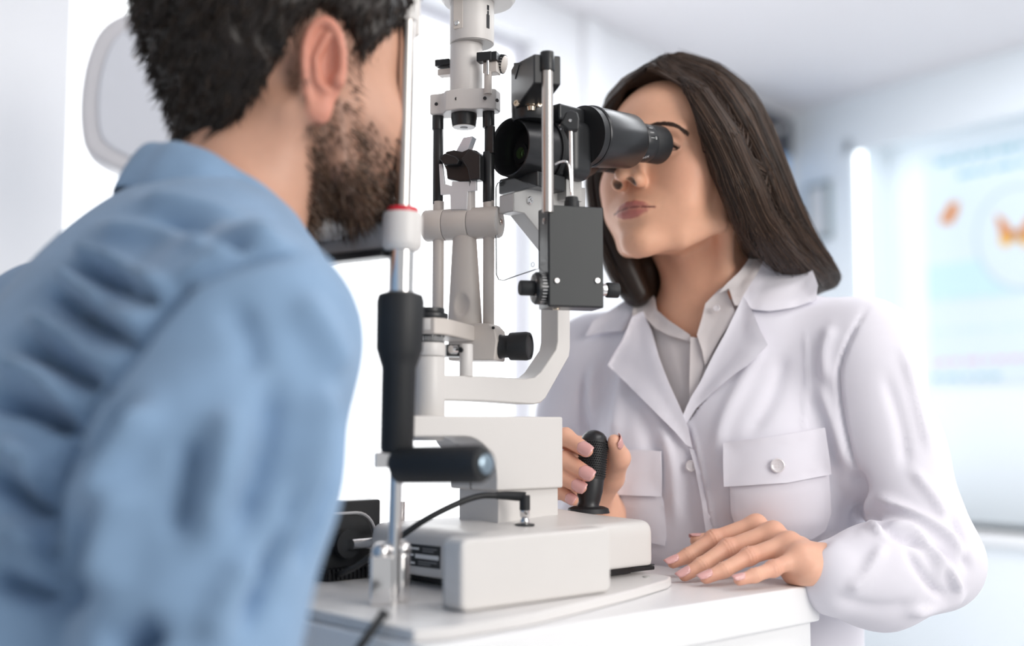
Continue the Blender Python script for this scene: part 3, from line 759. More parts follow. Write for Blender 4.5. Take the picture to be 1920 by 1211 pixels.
# tower column with thumb dish
ca, cb = TP(872, 615), TP(871, 440)
dish = TP(860, 568, -0.0225)
def tower(p):
    q = p.copy(); d = (p - T.astype(np.float32)) @ EY.astype(np.float32); q = p + 0.25 * d[:, None] * EY.astype(np.float32)[None]
    s = s_cone(q, ca, cb, 0.0188, 0.0128)
    s = smax(s, -(p[:, 2] - ca[2]), 0.002)
    return smax(s, -s_ell(p, dish, (0.0135, 0.0135, 0.0135 * 1.25)), 0.0015)
V, Q = mesh_sdf(tower, ca - np.array([.03, .03, .01]), cb + np.array([.03, .03, .03]), 0.0011); V = relax(V, Q, 1)
add_obj('tower_column', V, Q, PLASTIC2, SL, smooth=60)
# bars
def bar(px, ya, yb, r, m, name, off=0.0, px2=None):
    a = TP(px, ya, off); b = TP(px, yb, off); b = np.array([a[0], a[1], b[2]])
    return MB().cyl(a, b, r, seg=24, bev=0.0006).build(name, m, SL)
bar(821, 612, 378, 0.0060, PLASTIC2, 'guide_rod'); bar(916, 612, 376, 0.0060, PLASTIC2, 'guide_rod')
bar(821, 384, 242, 0.0056, BLACK, 'black_rod'); bar(821, 244, 208, 0.0062, BLACK, 'rod_sleeve')
bar(916, 380, 285, 0.0062, BLACK, 'black_rod'); bar(916, 290, 236, 0.0044, BLACK, 'rod_neck'); bar(916, 240, 198, 0.0064, BLACK, 'rod_sleeve')
a = TP(921, 262, -0.002); MB().box(a, EX * 0.0036, EY * 0.0035, ZV * (27 * 1.24 / FPX)).build('rod_flat', BLACKS, SL, bevel=0.001)
bar(881, 398, 376, 0.0058, PLASTIC2, 'guide_rod', 0.02); bar(881, 378, 356, 0.0056, BLACK, 'black_rod', 0.02)
# tilt pivot drum, three segments
zc_ = TP(870, 420)[2]; dc = np.array([T[0], T[1], zc_])
xs = [tl(798, 424)[0], tl(836, 424)[0], tl(882, 420)[0], tl(937, 418)[0]]
for i in range(3):
    MB().cyl(dc + EX * (xs[i] + .0004), dc + EX * (xs[i + 1] - .0004), 0.0170, seg=56, bev=0.0012 if i != 1 else 0.0005).build('pivot_drum', PLASTIC2, SL)
MB().cyl(dc + EX * xs[0], dc + EX * xs[3], 0.0158, seg=40).build('drum_core', GREYPLATE, SL)
MB().lathe(dc + EX * xs[3], EX, [(-.001, 0.0160), (0.0006, 0.0160), (0.0012, 0.0145)], 48).build('drum_cap', PLASTIC, SL)
screw(dc + EX * (xs[3] + .001), EX, 0.0036, STEEL)
# lamp carrier block
bz0, bz1 = TP(870, 214)[2], TP(870, 176)[2]
ww = 1.24 / FPX
blk = [(-0.0375, -0.010), (-0.0375, 0.010), (-0.022, 0.013), (-0.016, 0.019), (0.016, 0.019), (0.024, 0.013), (0.034, 0.012), (0.0375, 0.006), (0.0375, -0.008), (0.029, -0.015), (0.016, -0.017), (0.0, -0.0215), (-0.016, -0.019), (-0.021, -0.012), (-0.026, -0.010)]
MB().prism(blk, T, EX, EY, ZV, bz0, bz1).build('lamp_carrier', PLASTIC, SL, bevel=0.0016)
for px, py, o in ((818, 195, -0.0102), (856, 185, -0.0208), (909, 184, -0.0175), (932, 188, -0.0112)):
    hole(TP(px, py, o), -EY, 0.0019)
# objective of the projector
ob = TP(870, 200); ob = np.array([ob[0], ob[1], bz0])
MB().lathe(ob + ZV * 0.004, -ZV, [(0, 0.0135), (0.0045, 0.0138), (0.0085, 0.0140), (0.0175, 0.0128), (0.0180, 0.0122)], 40).build('projector_lens_mount', BLACK, SL)
MB().lathe(ob - ZV * 0.0135, -ZV, [(0, 0.0120), (0.0012, 0.0120), (0.0014, 0.0042)], 36).build('lens_ring', PLASTIC, SL)
MB().lathe(ob - ZV * 0.0146, -ZV, [(0, 0.0040), (0.0008, 0.0040), (0.001, 0.0022)], 24).build('projector_lens', BLACK, SL)
# lamp tube
lt = TP(874, 170); lz0, lz1 = bz1 - .001, TP(874, 86)[2]
MB().cyl(np.array([lt[0], lt[1], lz0]), np.array([lt[0], lt[1], lz1]), 0.0176, seg=56).build('lamp_tube', PLASTIC, SL)
lu = TP(885, 60); lzt = TP(885, 8)[2]
lun = np.array([lu[0], lu[1], 0])
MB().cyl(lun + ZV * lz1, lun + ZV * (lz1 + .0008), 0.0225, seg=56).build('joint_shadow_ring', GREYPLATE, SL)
MB().cyl(lun + ZV * (lz1 + .0008), lun + ZV * (lzt + 0.09), 0.0240, seg=64, bev=0.0006).build('lamp_housing', PLASTIC, SL)
ld = TP(897, 6); ldn = np.array([ld[0], ld[1], 0])
MB().lathe(ldn, ZV, [(lzt, 0.0370), (lzt + .004, 0.0402), (lzt + 0.02, 0.0405), (lzt + 0.07, 0.036), (lzt + 0.085, 0.02)], 64).build('lamp_cap', PLASTIC, SL)
# strip with screw on the housing
sx = TP(857, 25, -0.024); MB().box(sx + EY * .0018 + EX * 0.0012, EX * 0.0055, EY * 0.002, ZV * 0.0165).build('clip_strip', PLASTIC2, SL, bevel=0.0006)
screw(TP(857, 43, -0.0242), -EY, 0.0028)
for a in ((922, 12, .0015, .0028), (922, 23, .0012, .003), (922, 38, .0022, .0075)):
    q = TP(a[0], a[1], -0.0125); nn = unit(q - np.array([lu[0], lu[1], q[2]])); tt = np.cross(ZV, nn)
    MB().box(np.array([lu[0], lu[1], q[2]]) + nn * 0.0240, tt * a[2], nn * 0.0005, ZV * a[3]).build('housing_label', BLACK, SL, bevel=0.0003)
# levers
def tbox(px0, py0, px1, py1, off, dep, name, m, bev=0.0008):
    a = tl(px0, py1, off); b = tl(px1, py0, off)
    return MB().prism([(a[0], a[1]), (b[0], a[1]), (b[0], b[1]), (a[0], b[1])], T, EX, ZV, EY, off, off + dep).build(name, m, SL, bevel=bev)
tbox(815, 109, 842, 124, -0.004, 0.012, 'lever', BLACK); tbox(820, 122, 842, 127, -0.004, 0.012, 'lever_base', BLACK); tbox(820, 127, 846, 141, -0.003, 0.012, 'lever_bracket', PLASTIC2)
tbox(893, 95, 921, 115, -0.021, 0.012, 'lever', BLACK); tbox(918, 95, 931, 113, -0.020, 0.014, 'lever_clamp', BLACK)
tbox(905, 114, 931, 137, -0.016, 0.014, 'lever_bracket', PLASTIC2)
a = TP(915, 112, -0.019); b = TP(915, 140, -0.019); MB().cyl(a, [a[0], a[1], b[2]], 0.0016, seg=14).build('lever_pin', CHROME, SL)
a = TP(915, 135, -0.015); b = TP(915, 176, -0.015); MB().cyl([a[0], a[1], b[2]], a, 0.0042, seg=20).build('lever_rod', PLASTIC2, SL)
a = TP(928, 118, 0.0); kn = MB().lathe(a, EX + ZV * -0.25, [(0, 0.0075), (0.0055, 0.0085), (0.0056, 0.0094), (0.011, 0.0094), (0.0118, 0.008)], 28).build('aperture_knob', PLASTIC2, SL)
for k in range(20):
    an_ = 2 * math.pi * k / 20; x_, y_ = perp(EX + ZV * -0.25); dv = x_ * math.cos(an_) + y_ * math.sin(an_); axk = unit(EX + ZV * -.25)
    MB().box(a + axk * 0.0083 + dv * 0.0094, axk * 0.0026, dv * 0.0008, np.cross(axk, dv) * 0.0009).build('knurl', BLACK, kn, smooth=0)
# ---- deflecting prism on its fork
CLEARGREY = mat('milky_acrylic', (0.66, 0.66, 0.68), 0.22, coat=0.4)
fork = [(824, 308), (830, 308), (834, 345), (848, 349), (848, 341), (880, 341), (881, 350), (884, 342), (882, 301), (893, 301), (894, 357), (878, 360), (876, 393), (846, 393), (845, 365), (827, 366)]
MB().prism([tuple(tl(x, y, -0.012)) for x, y in fork], T, EX, ZV, EY, -0.014, -0.009).build('prism_fork', CLEARGREY, SL, bevel=0.0005)
tbox(847, 342, 882, 405, -0.012, 0.016, 'fork_stem', PLASTIC)
MB().prism([tuple(tl(x, y, -0.01)) for x, y in [(828, 300), (836, 318), (838, 335), (862, 340), (880, 339), (884, 320), (903, 318), (903, 292), (893, 282), (878, 279), (866, 284), (850, 281), (836, 284)]], T, EX, ZV, EY, -0.0095, 0.012).build('prism_holder', BLACK, SL, bevel=0.001)
MB().prism([tuple(tl(x, y, -0.014)) for x, y in [(868, 300), (884, 281), (904, 292), (904, 338), (884, 340), (880, 318)]], T, EX, ZV, EY, -0.020, -0.006).build('prism_cheek', BLACK, SL, bevel=0.0012)
MB().prism([tuple(tl(x, y, -0.012)) for x, y in [(828, 300), (838, 290), (858, 296), (866, 303), (862, 311), (838, 312)]], T, EX, ZV, EY, -0.020, -0.006).build('prism_cheek', BLACK, SL, bevel=0.0012)
MIRR = mat('mirror_glass', (0.70, 0.73, 0.80), 0.12, metal=0.2)
MB().prism([tuple(tl(x, y, -0.006)) for x, y in [(852, 292), (870, 259), (888, 256), (880, 278), (868, 300), (858, 302)]], T, EX, ZV, EY, -0.0085, 0.004).build('deflecting_mirror', MIRR, SL, bevel=0.0006)

# ---- microscope head
OBJ = P(957, 276, 1.2167)
ua = unit(U + N * 0.0)
MB().lathe(OBJ, ua, [(0.030, 0.0255), (0.001, 0.0285), (-0.0005, 0.0290), (-0.0015, 0.0300), (-0.001, 0.0311), (0.004, 0.0315), (0.030, 0.0345), (0.060, 0.0350), (0.0605, 0.0335), (0.085, 0.0335)], 64, cap=(False, True)).build('objective_housing', BLACKS, SL)
LENSM = mat('coated_lens', (0.20, 0.34, 0.12), 0.08, metal=0.9, var=0.2, coat=0.6)
MB().lathe(OBJ + ua * 0.0285, ua, [(0, 0.0001), (0.0, 0.0262)], 40, cap=(False, False)).build('lens_baffle', BLACK, SL, smooth=0)
for s_, r_ in ((-0.0125, 0.0110), (0.0125, 0.0110)):
    cL = OBJ + ua * 0.0275 + N * s_; MB().lathe(cL, -ua, [(0, r_), (0.0018, r_), (0.0018, r_ * .85)], 28).build('lens_ring', BLACKS, SL)
    MB().lathe(cL, -ua, [(0, r_ * .86), (0.001, r_ * .85), (0.002, r_ * .5), (0.0024, 0.0003)], 28).build('front_lens', LENSM, SL)
# magnification body
MB().lbox(0.155, 0.192, -0.044, 0.050, OBJ[2] - 0.031, OBJ[2] + 0.034).build('binocular_body', BLACK, SL, bevel=0.012, bseg=4)
MB().lathe(L(0.150, 0, OBJ[2]), U, [(0, 0.037), (0.002, 0.0385), (0.02, 0.0385), (0.022, 0.037)], 56).build('magnification_ring', RUBBER, SL)
MB().lbox(0.145, 0.185, -0.036, 0.02, OBJ[2] + 0.030, OBJ[2] + 0.048).build('top_bracket', BLACK, SL, bevel=0.003)
eA = P(1104, 256, 1.252); eE = P(1236, 272, 1.333)
eax = unit(eE - eA); el = np.linalg.norm(eE - eA)
for s_ in (0, 1):
    a = eA + N * 0.066 * s_ + U * 0.0
    l1 = el * 0.55
    MB().lathe(a, eax, [(-0.010, 0.022), (-0.0095, 0.0325), (-0.001, 0.0325)], 56).build('tube_flange', BLACK, SL)
    MB().lathe(a, eax, [(-0.0005, 0.0330), (0.001, 0.0338), (0.0025, 0.0338), (0.003, 0.0330), (0.006, 0.0330), (l1 - .002, 0.0305), (l1, 0.0295), (l1 + .0005, 0.02)], 64).build('prism_barrel', BLACKS, SL)
    MB().lathe(a + eax * l1, eax, [(0, 0.0225), (0.006, 0.0225), (0.0065, 0.0205), (0.010, 0.0205)], 56).build('eyepiece_collar', BLACK, SL)
    ep = MB().lathe(a + eax * (l1 + 0.010), eax, [(0, 0.0215), (0.001, 0.0222), (0.017, 0.0222), (0.018, 0.0208)], 56).build('eyepiece_ring', BLACKS, SL)
    MB().lathe(a + eax * (l1 + 0.0285), eax, [(-.001, 0.0195), (0.0, 0.0212), (0.001, 0.0216), (el - l1 - 0.0285 - .002, 0.0222), (el - l1 - 0.0285, 0.0210), (el - l1 - 0.029, 0.017), (el - l1 - 0.033, 0.012)], 56).build('eyecup', RUBBER, SL)
    for sc_ in ((0.020, 0.95), (-0.022, 0.95)):
        pass
    if s_ == 0:
        # engraved dioptre marks and the 10x marking on the near eyepiece
        x_, y_ = perp(eax); m0 = a + eax * (l1 + 0.010)
        vw = unit(CAM - m0); vw = unit(vw - eax * (vw @ eax)); tv = np.cross(eax, vw)
        def rim_pt(t, ang, rr=0.02225): return m0 + eax * t + (vw * math.cos(ang) + tv * math.sin(ang)) * rr
        sg = 1 if tv[2] > 0 else -1
        for ang, t0_, t1_ in ((0.92, .006, .012), (0.62, .004, .010), (0.33, .003, .009)):
            MB().tube([rim_pt(t0_, sg * ang), rim_pt(t1_, sg * ang)], 0.00025, 6).build('scale_mark', WHITEPRINT, ep)
        def text_on(txt, t, ang, size, rot=0.0):
            cu = bpy.data.curves.new('txt', 'FONT'); cu.body = txt; cu.size = size; cu.align_x = 'CENTER'; cu.align_y = 'CENTER'; cu.extrude = 0.0
            to = bpy.data.objects.new('txt', cu); COL.objects.link(to); dg = bpy.context.evaluated_depsgraph_get(); me = bpy.data.meshes.new_from_object(to.evaluated_get(dg))
            vs = []
            ca_, sa_ = math.cos(rot), math.sin(rot)
            for v in me.vertices:
                x, y = v.co.x * ca_ - v.co.y * sa_, v.co.x * sa_ + v.co.y * ca_
                vs.append(rim_pt(t + x, sg * ang + sg * y / 0.0222, 0.0224))
            fs = [tuple(p.vertices) for p in me.polygons]
            bpy.data.objects.remove(to); bpy.data.curves.remove(cu)
            add_obj('marking', vs, fs, WHITEPRINT, ep, smooth=0)
        text_on('0', 0.012, 0.33, 0.005); text_on('10X', 0.004, -0.75, 0.0052, 0.5)
for px, py, o_ in ((1105, 214, 1.2462), (1091, 285, 1.2462)):
    screw(P(px, py, 1.243), -eax, 0.0026, BLACK if py < 230 else STEEL)
# mount under the microscope
MB().lbox(0.118, 0.160, -0.030, 0.030, OBJ[2] - 0.045, OBJ[2] - 0.028).build('mount_shoe', BLACK, SL, bevel=0.002)
gn = -0.014
gp = [(962, 362), (1012, 349), (1098, 352), (1098, 400), (1046, 470), (1040, 470), (984, 400), (962, 396)]
MB().prism([nz(x, y, gn) for x, y in gp], PIV, U, ZV, N, gn, 0.008).build('mount_plate', mat('mount_grey', (0.5, 0.49, 0.48), 0.4, metal=0.3), SL, bevel=0.0012)
screw(PNn(994, 376, gn - .0005), -N, 0.0042)
MB().lbox(0.163, 0.187, -0.028, 0.0, OBJ[2] - 0.052, OBJ[2] - 0.024).build('mount_block', GREYPLATE, SL, bevel=0.001)
# transparent breath shield
shp_ = [(931, 352), (934, 344), (942, 339), (966, 335), (1000, 346), (1018, 352), (1018, 501), (1006, 505), (945, 526), (936, 524), (932, 515)]
SU = 0.100
def us(px, py): q = toL(PU(px, py, SU)); return (q[1], q[2])
bs = MB().prism([us(x, y) for x, y in shp_], PIV, N, ZV, U, SU - 0.0008, SU + 0.0008).build('breath_shield', ACRYLIC, SL, smooth=0, label='clear acrylic breath shield')
outl = [L(SU, *us(x, y)) for x, y in [(1060, 350)][:0] + shp_[3::-1] + [shp_[0]] + shp_[:6:-1]]
ol = [L(SU - 0.001, *us(x, y)) for x, y in [(990, 345), (966, 335), (942, 339), (934, 344), (931, 352), (931, 430), (932, 515), (936, 524), (945, 526), (970, 517), (1006, 505)]]
MB().tube(ol, 0.00045, 6).build('shield_edge', BOXFACE, bs)
hc = PU(999, 496, SU - 0.0012); MB().tube([hc + (N * math.cos(a) + ZV * math.sin(a)) * 0.0022 for a in np.linspace(0, 2 * math.pi, 20)], 0.00025, 6).build('shield_rivet', BOXFACE, bs)

# ---- applanation tonometer hanging at the camera side
RODX, DT = 1027, 1.135
tA, tB = P(RODX, 398, DT), P(RODX, 132, DT); tB = np.array([tA[0], tA[1], tB[2]])
MB().cyl(tA, tB, 0.0057, seg=40).build('tonometer_rod', STEEL, SL)
cT = P(RODX, 98, DT)[2]; MB().cyl([tA[0], tA[1], tB[2] - .001], [tA[0], tA[1], cT], 0.0072, seg=40, bev=0.0008).build('rod_cap', BLACK, SL)
hole(P(1033, 115, DT - 0.0062), (0.3, -1, 0), 0.0012)
e1 = np.array([tA[0], tA[1], 0]); q = P(985, 160, 1.212); e2 = np.array([q[0], q[1], 0]); ev = unit(e1 - e2); ln = np.linalg.norm(e1 - e2); es = np.cross(ZV, ev)
def zz(y, d): return P(1000, y, d)[2]
MB().prism([(-0.006, zz(212, 1.21)), (-0.006, zz(128, 1.21)), (0.006, zz(119, 1.20)), (ln, zz(106, 1.14)), (ln, zz(160, 1.14)), (ln - 0.01, zz(163, 1.14))], e2, ev, ZV, es, -0.014, 0.014).build('tonometer_arm', BLACK, SL, bevel=0.0015)
MB().prism([(0.012, zz(150, 1.2)), (0.03, zz(118, 1.18)), (0.034, zz(113, 1.16)), (0.008, zz(118, 1.2))], e2, ev, ZV, es, -0.0148, 0.0148).build('arm_notch', BOXFACE, SL)
zm = OBJ[2] + 0.032
for du, rr, ztop in ((0.005, 0.0048, 0.0), (0.022, 0.0068, 0.004)):
    b_ = e2 + ev * du; zt_ = zz(200, 1.2) + ztop
    MB().lathe(np.array([b_[0], b_[1], zm]), ZV, [(0, rr * .6), (0.004, rr * .7), (0.005, rr), (0.011, rr), (0.0115, rr * .85), (max(zt_ - zm + .012, .02), rr * .85)], 24).build('arm_post', BRASS, SL)
MB().lathe(np.array([e2[0] + .006, e2[1], zm - 0.006]), ZV, [(0, 0.0185), (0.003, 0.0205), (0.018, 0.0205), (0.0195, 0.019)], 40).build('arm_seat', BLACK, SL)
screw(P(969, 194, 1.187), (-0.5, -1, 0), 0.0035, BRASS); screw(P(1011, 196, 1.186), (0.5, -1, 0), 0.003, BRASS)
# box
ab = math.radians(15); BX = np.array([math.cos(ab), math.sin(ab), 0]); BY = np.array([-BX[1], BX[0], 0]); bc = P(1080, 483, 1.150)
f0 = bc - BY * 0.0
def bp_(px, py, o=0.0):
    r = ray(px, py); return CAM + r * (((bc - CAM) @ BY + o) / (r @ BY))
def bl(px, py, o=0.0): q = bp_(px, py, o) - bc; return (q @ BX, q[2])
x0_, x1_ = bl(1028, 480)[0], bl(1132, 480)[0]; zt_, zb_ = bl(1080, 386)[1], bl(1080, 576)[1]
MB().prism([(x0_, zb_), (x1_, zb_), (x1_, zt_), (x0_, zt_)], bc, BX, ZV, BY, 0.0005, 0.034).build('tonometer_box', BLACKS, SL, bevel=0.0012)
MB().prism([(x0_ + .001, zb_ + .0012), (x1_ - .001, zb_ + .0012), (x1_ - .001, zt_ - .001), (x0_ + .001, zt_ - .001)], bc, BX, ZV, BY, -0.0008, 0.001).build('box_cover', BOXFACE, SL, bevel=0.0006)
for px in (1044, 1120): screw(bp_(px, 526, -0.0012), -BY, 0.0027)
lf = bc + BX * x0_
screw(lf + BY * 0.012 + ZV * bl(1020, 410)[1] - BX * .0, -BX, 0.0032, STEEL)
mz = bl(1015, 537)[1]
kd = lf + BY * 0.016 + ZV * mz
dr = MB().lathe(kd, -BX, [(-.001, 0.0150), (0.001, 0.0162), (0.0085, 0.0162), (0.0105, 0.0145), (0.0108, 0.008)], 44).build('measuring_drum', BLACK, SL)
MB().lathe(kd - BX * 0.010, -BX, [(0, 0.0068), (0.001, 0.0076), (0.0135, 0.0076), (0.0148, 0.0068), (0.0149, 0.004)], 32).build('drum_knob', RUBBER, dr)
for k in range(30):
    a_ = 2 * math.pi * k / 30; dv = BY * math.cos(a_) + ZV * math.sin(a_); MB().box(kd - BX * 0.0030 + dv * 0.0162, BX * (0.0022 if k % 5 else .0032), dv * 0.0002, np.cross(BX, dv) * 0.0003).build('scale_tick', WHITEPRINT, dr, smooth=0)
for a_ in (1.2, 2.6, 3.9, 5.3): screw(kd - BX * 0.0100 + (BY * math.cos(a_) + ZV * math.sin(a_)) * 0.0115, -BX, 0.0017, STEEL, dr)
rk = bc + BX * x1_ + BY * 0.016 + ZV * bl(1133, 540)[1]
MB().cyl(rk, rk + BX * 0.009, 0.0062, bev=0.0006).build('side_knob_collar', CHROME, SL); MB().cyl(rk + BX * 0.008, rk + BX * 0.021, 0.0078, bev=0.001).build('side_knob', RUBBER, SL)
bs_ = bc + BX * (x0_ + .012) + BY * .012 + ZV * zb_; screw(bs_, -ZV, 0.0035, BRASS)
# feeler arm
fb = bp_(1072, 385, 0.012); ft_ = bp_(1072, 366, 0.012)
MB().lathe(np.array([fb[0], fb[1], bc[2] + zt_ - .001]), ZV, [(0, 0.0078), (0.008, 0.0075), (0.0085, 0.0068), (0.012, 0.0062), (0.0122, 0.003)], 28).build('feeler_socket', RUBBER, SL)
fz1 = P(1070, 246, fb[1])[2]
MB().cyl([fb[0], fb[1], ft_[2]], [fb[0] - .0006, fb[1], fz1], 0.0021, seg=16).build('feeler_rod', CHROME, SL)
fh = np.array([fb[0] - .0012, fb[1], P(1070, 228, fb[1])[2]])
FXh = unit([1, 0.1, 0]); FYh = np.array([-FXh[1], FXh[0], 0])
hd = [(0.0078, -0.0095), (0.0086, 0.002), (0.0066, 0.0085), (0.0, 0.0105), (-0.005, 0.0085), (-0.0075, 0.002), (-0.0105, -0.003), (-0.0075, -0.006), (-0.003, -0.0098)]
MB().prism(hd, fh, FXh, ZV, FYh, -0.006, 0.006).build('prism_clamp', BLACK, SL, bevel=0.0015, bseg=3)
screw(fh + np.array([-0.0005, -0.0062, -0.0005]), (0, -1, 0), 0.0016)
MB().lathe(fh + np.array([-0.007, 0, -0.005]), (-1, -.1, -.35), [(0, 0.003), (0.004, 0.0026), (0.0045, 0.002)], 20).build('prism_tip', ACRYLIC, SL)
MB().tube([P(1040, 308, 1.16), P(1052, 303, 1.16), P(1062, 303, 1.16), P(1067, 312, 1.16), P(1069, 330, 1.16), P(1071, 360, 1.16)], 0.0011, 8, smooth_n=5).build('bent_wire', CHROME, SL)
# ---- joystick
js = PNn(1103, 951, 0.0); jz = js[2] - 0.003; jt = PNn(1116, 806, 0.0); jv = unit(jt - js)
jb = js - jv * 0.006; jl = np.linalg.norm(jt - jb)
MB().lathe(np.array([js[0], js[1], jz]), ZV, [(-.003, 0.0235), (0.002, 0.022), (0.004, 0.017)], 40).build('joystick_boot', RUBBER, SL)
MB().lathe(jb, jv, [(0, 0.0165), (0.006, 0.0125), (0.010, 0.0115), (0.014, 0.0125), (0.024, 0.0142), (0.034, 0.0146), (0.038, 0.0148)], 48).build('joystick_lower', BLACK, SL)
jr = MB().lathe(jb, jv, [(0.037, 0.0148), (0.0385, 0.0152), (jl - 0.012, 0.0150), (jl - 0.0105, 0.0143)], 48).build('joystick_sleeve', RUBBER, SL)
MB().lathe(jb, jv, [(jl - 0.0108, 0.0144), (jl - 0.007, 0.0132), (jl - .003, 0.0095), (jl - .0008, 0.005), (jl, 0.0005)], 48).build('joystick_top', BLACKS, SL)
x_, y_ = perp(jv); kn_ = MB(); rows = 15; cols = 40
for i in range(rows):
    for k in range(cols):
        a_ = 2 * math.pi * (k + 0.5 * (i % 2)) / cols; dv = x_ * math.cos(a_) + y_ * math.sin(a_); tv = np.cross(jv, dv); t_ = 0.0395 + (jl - 0.0525) * (i + .5) / rows
        c_ = jb + jv * t_ + dv * 0.0151; hs = (jl - 0.0525) / rows * 0.47; wsz = 0.0011
        kn_.add([c_ - jv * hs, c_ + tv * wsz, c_ + jv * hs, c_ - tv * wsz, c_ + dv * 0.0014], [(0, 1, 4), (1, 2, 4), (2, 3, 4), (3, 0, 4)])
kn_.build('knurling', BLACK, jr, smooth=0, kind='stuff')
# ---- power cable
cb_ = thing('power_cable', 'black power cable plugged into the slit lamp base', 'cable', PNn(985, 985, -0.06))
c0 = PNn(984, 984, -0.058)
MB().lathe(c0, ZV, [(-0.002, 0.0095), (0.001, 0.0095), (0.0018, 0.006)], 28).build('socket_washer', BLACK, cb_)
MB().lathe(c0, ZV, [(0.001, 0.0042), (0.004, 0.0048), (0.007, 0.0035), (0.009, 0.0048), (0.014, 0.0048), (0.0155, 0.0036)], 24).build('connector', CHROME, cb_)
c1 = c0 + ZV * 0.026
def PD(px, py, d): return P(px, py, d)
dC = c0[1]
MB().tube([c0 + ZV * 0.0145, c0 + ZV * 0.0285], 0.0052, 18).build('plug', RUBBER, cb_)
MB().tube([P(986, 931, dC), P(968, 930, dC), P(950, 929, dC - .002), P(930, 929, dC - .004)], [0.0046, 0.0046, 0.0042, 0.0034], 16).build('plug_boot', RUBBER, cb_)
zc2 = PZT + 0.0035
path = [P(932, 929, dC - .004), P(900, 930, dC - 0.01), P(860, 943, dC - 0.02), P(800, 973, dC - 0.03), P(745, 1010, dC - 0.03), P(700, 1040, dC - 0.02), P(660, 1066, dC + 0.0), PZ(618, 1080, zc2), PZ(560, 1078, zc2), PZ(500, 1060, zc2)]
MB().tube(path, 0.0030, 12, smooth_n=8).build('cord', RUBBER, cb_)
# second cable hanging off the table edge
c2 = thing('power_cable', 'black cable hanging down over the near table edge', 'cable', P(700, 1170, 0.93))
MB().tube([P(721, 1150, 0.93), P(714, 1158, 0.925), P(704, 1172, 0.92), P(688, 1195, 0.915), P(668, 1225, 0.91), P(640, 1290, 0.90), P(620, 1400, 0.9)], 0.0036, 12, smooth_n=6).build('cord', RUBBER, c2)
MB().cyl(P(722, 1148, 0.93), P(719, 1153, 0.93), 0.0048).build('cord_clip', RUBBER, c2)
# ================================================================== people: shared head and hand modelling
def f32(a): return np.asarray(a, np.float32)
class Head:
    """head frame: x forward, y to the person's left, z up, origin at eye level in the middle of the skull"""
    def __init__(s, origin, F, up, scale, wide=1.0):
        s.wd = np.array([1.0, wide, 1.0])
        F = unit(F); up = unit(up - F * (up @ F)); lf = np.cross(up, F)
        s.o = np.asarray(origin, float); s.M = np.stack([F, lf, up]); s.s = scale
    def loc(s, p): return ((p - f32(s.o)) @ f32(s.M).T) / f32(s.s * s.wd)
    def w(s, x, y, z): return s.o + (np.array([x, y, z]) * s.s * s.wd) @ s.M
def mirror(q):
    a = q.copy(); a[:, 1] = np.abs(a[:, 1]); return a
def head_sdf(q, male=False):
    m = mirror(q)
    d = s_ell(q, (-0.006, 0, 0.034), (0.085, 0.071, 0.076))
    d = smin(d, s_ell(q, (0.028, 0, 0.030), (0.054, 0.058, 0.052)), 0.03)
    d = smin(d, s_ell(q, (0.030, 0, -0.030), (0.051, 0.052, 0.060)), 0.03)
    d = smin(d, s_ball(m, (0.048, 0.040, -0.027), 0.022), 0.028)                    # cheek
    d = smin(d, s_ball(m, (0.047, 0.034, -0.060), 0.0195), 0.024)                   # lower cheek
    jw = 1.08 if male else 1.0
    d = smin(d, s_chain(m, [(0.002, 0.054 * jw, -0.030), (0.010, 0.0525 * jw, -0.070), (0.042, 0.032 * jw, -0.0925), (0.064, 0.006, -0.0985)], [0.011, 0.0105, 0.010, 0.012], 0.006), 0.020)
    d = smin(d, s_ell(q, (0.028, 0, -0.066), (0.048, 0.042, 0.032)), 0.018)
    d = smin(d, s_ball(q, (0.0665, 0, -0.0945), 0.0155), 0.018)                      # chin
    d = smin(d, s_ell(q, (0.056, 0, -0.066), (0.027, 0.034, 0.025)), 0.014)         # muzzle
    d = smin(d, s_cone(m, (0.083, 0.010, 0.016), (0.070, 0.045, 0.015), 0.006, 0.006), 0.016)
    d = smax(d, -s_ell(m, (0.094, 0.031, -0.003), (0.015, 0.019, 0.011)), 0.014)    # eye socket
    d = smin(d, s_ball(m, (0.0705, 0.031, -0.002), 0.0130), 0.004)                  # closed over by the lids
    d = smin(d, s_cone(q, (0.081, 0, 0.010), (0.1015, 0, -0.031), 0.0050, 0.0058), 0.012)
    d = smin(d, s_ball(q, (0.1035, 0, -0.0345), 0.0068), 0.006)
    d = smin(d, s_cone(m, (0.084, 0.005, -0.012), (0.093, 0.0105, -0.037), 0.0045, 0.0055), 0.010)
    d = smin(d, s_ell(m, (0.0910, 0.0128, -0.0392), (0.0092, 0.0056, 0.0068)), 0.006)
    d = smax(d, -s_ell(m, (0.0995, 0.0086, -0.0438), (0.0074, 0.0047, 0.0060)), 0.0012)
    d = smax(d, -s_cone(q, (0.0890, 0, -0.049), (0.0885, 0, -0.0575), 0.0014, 0.0020), 0.005)   # philtrum
    up, lo = lips(q, m)
    d = smin(d, up, 0.0035); d = smin(d, lo, 0.0035)
    d = smax(d, -s_chain(m, [(0.0925, 0, -0.0664), (0.0890, 0.013, -0.0666), (0.0800, 0.0245, -0.0672)], [0.0011, 0.0010, 0.0008]), 0.0018)
    d = smax(d, -s_ell(q, (0.089, 0, -0.0845), (0.0045, 0.016, 0.0040)), 0.010)      # fold above the chin
    return d
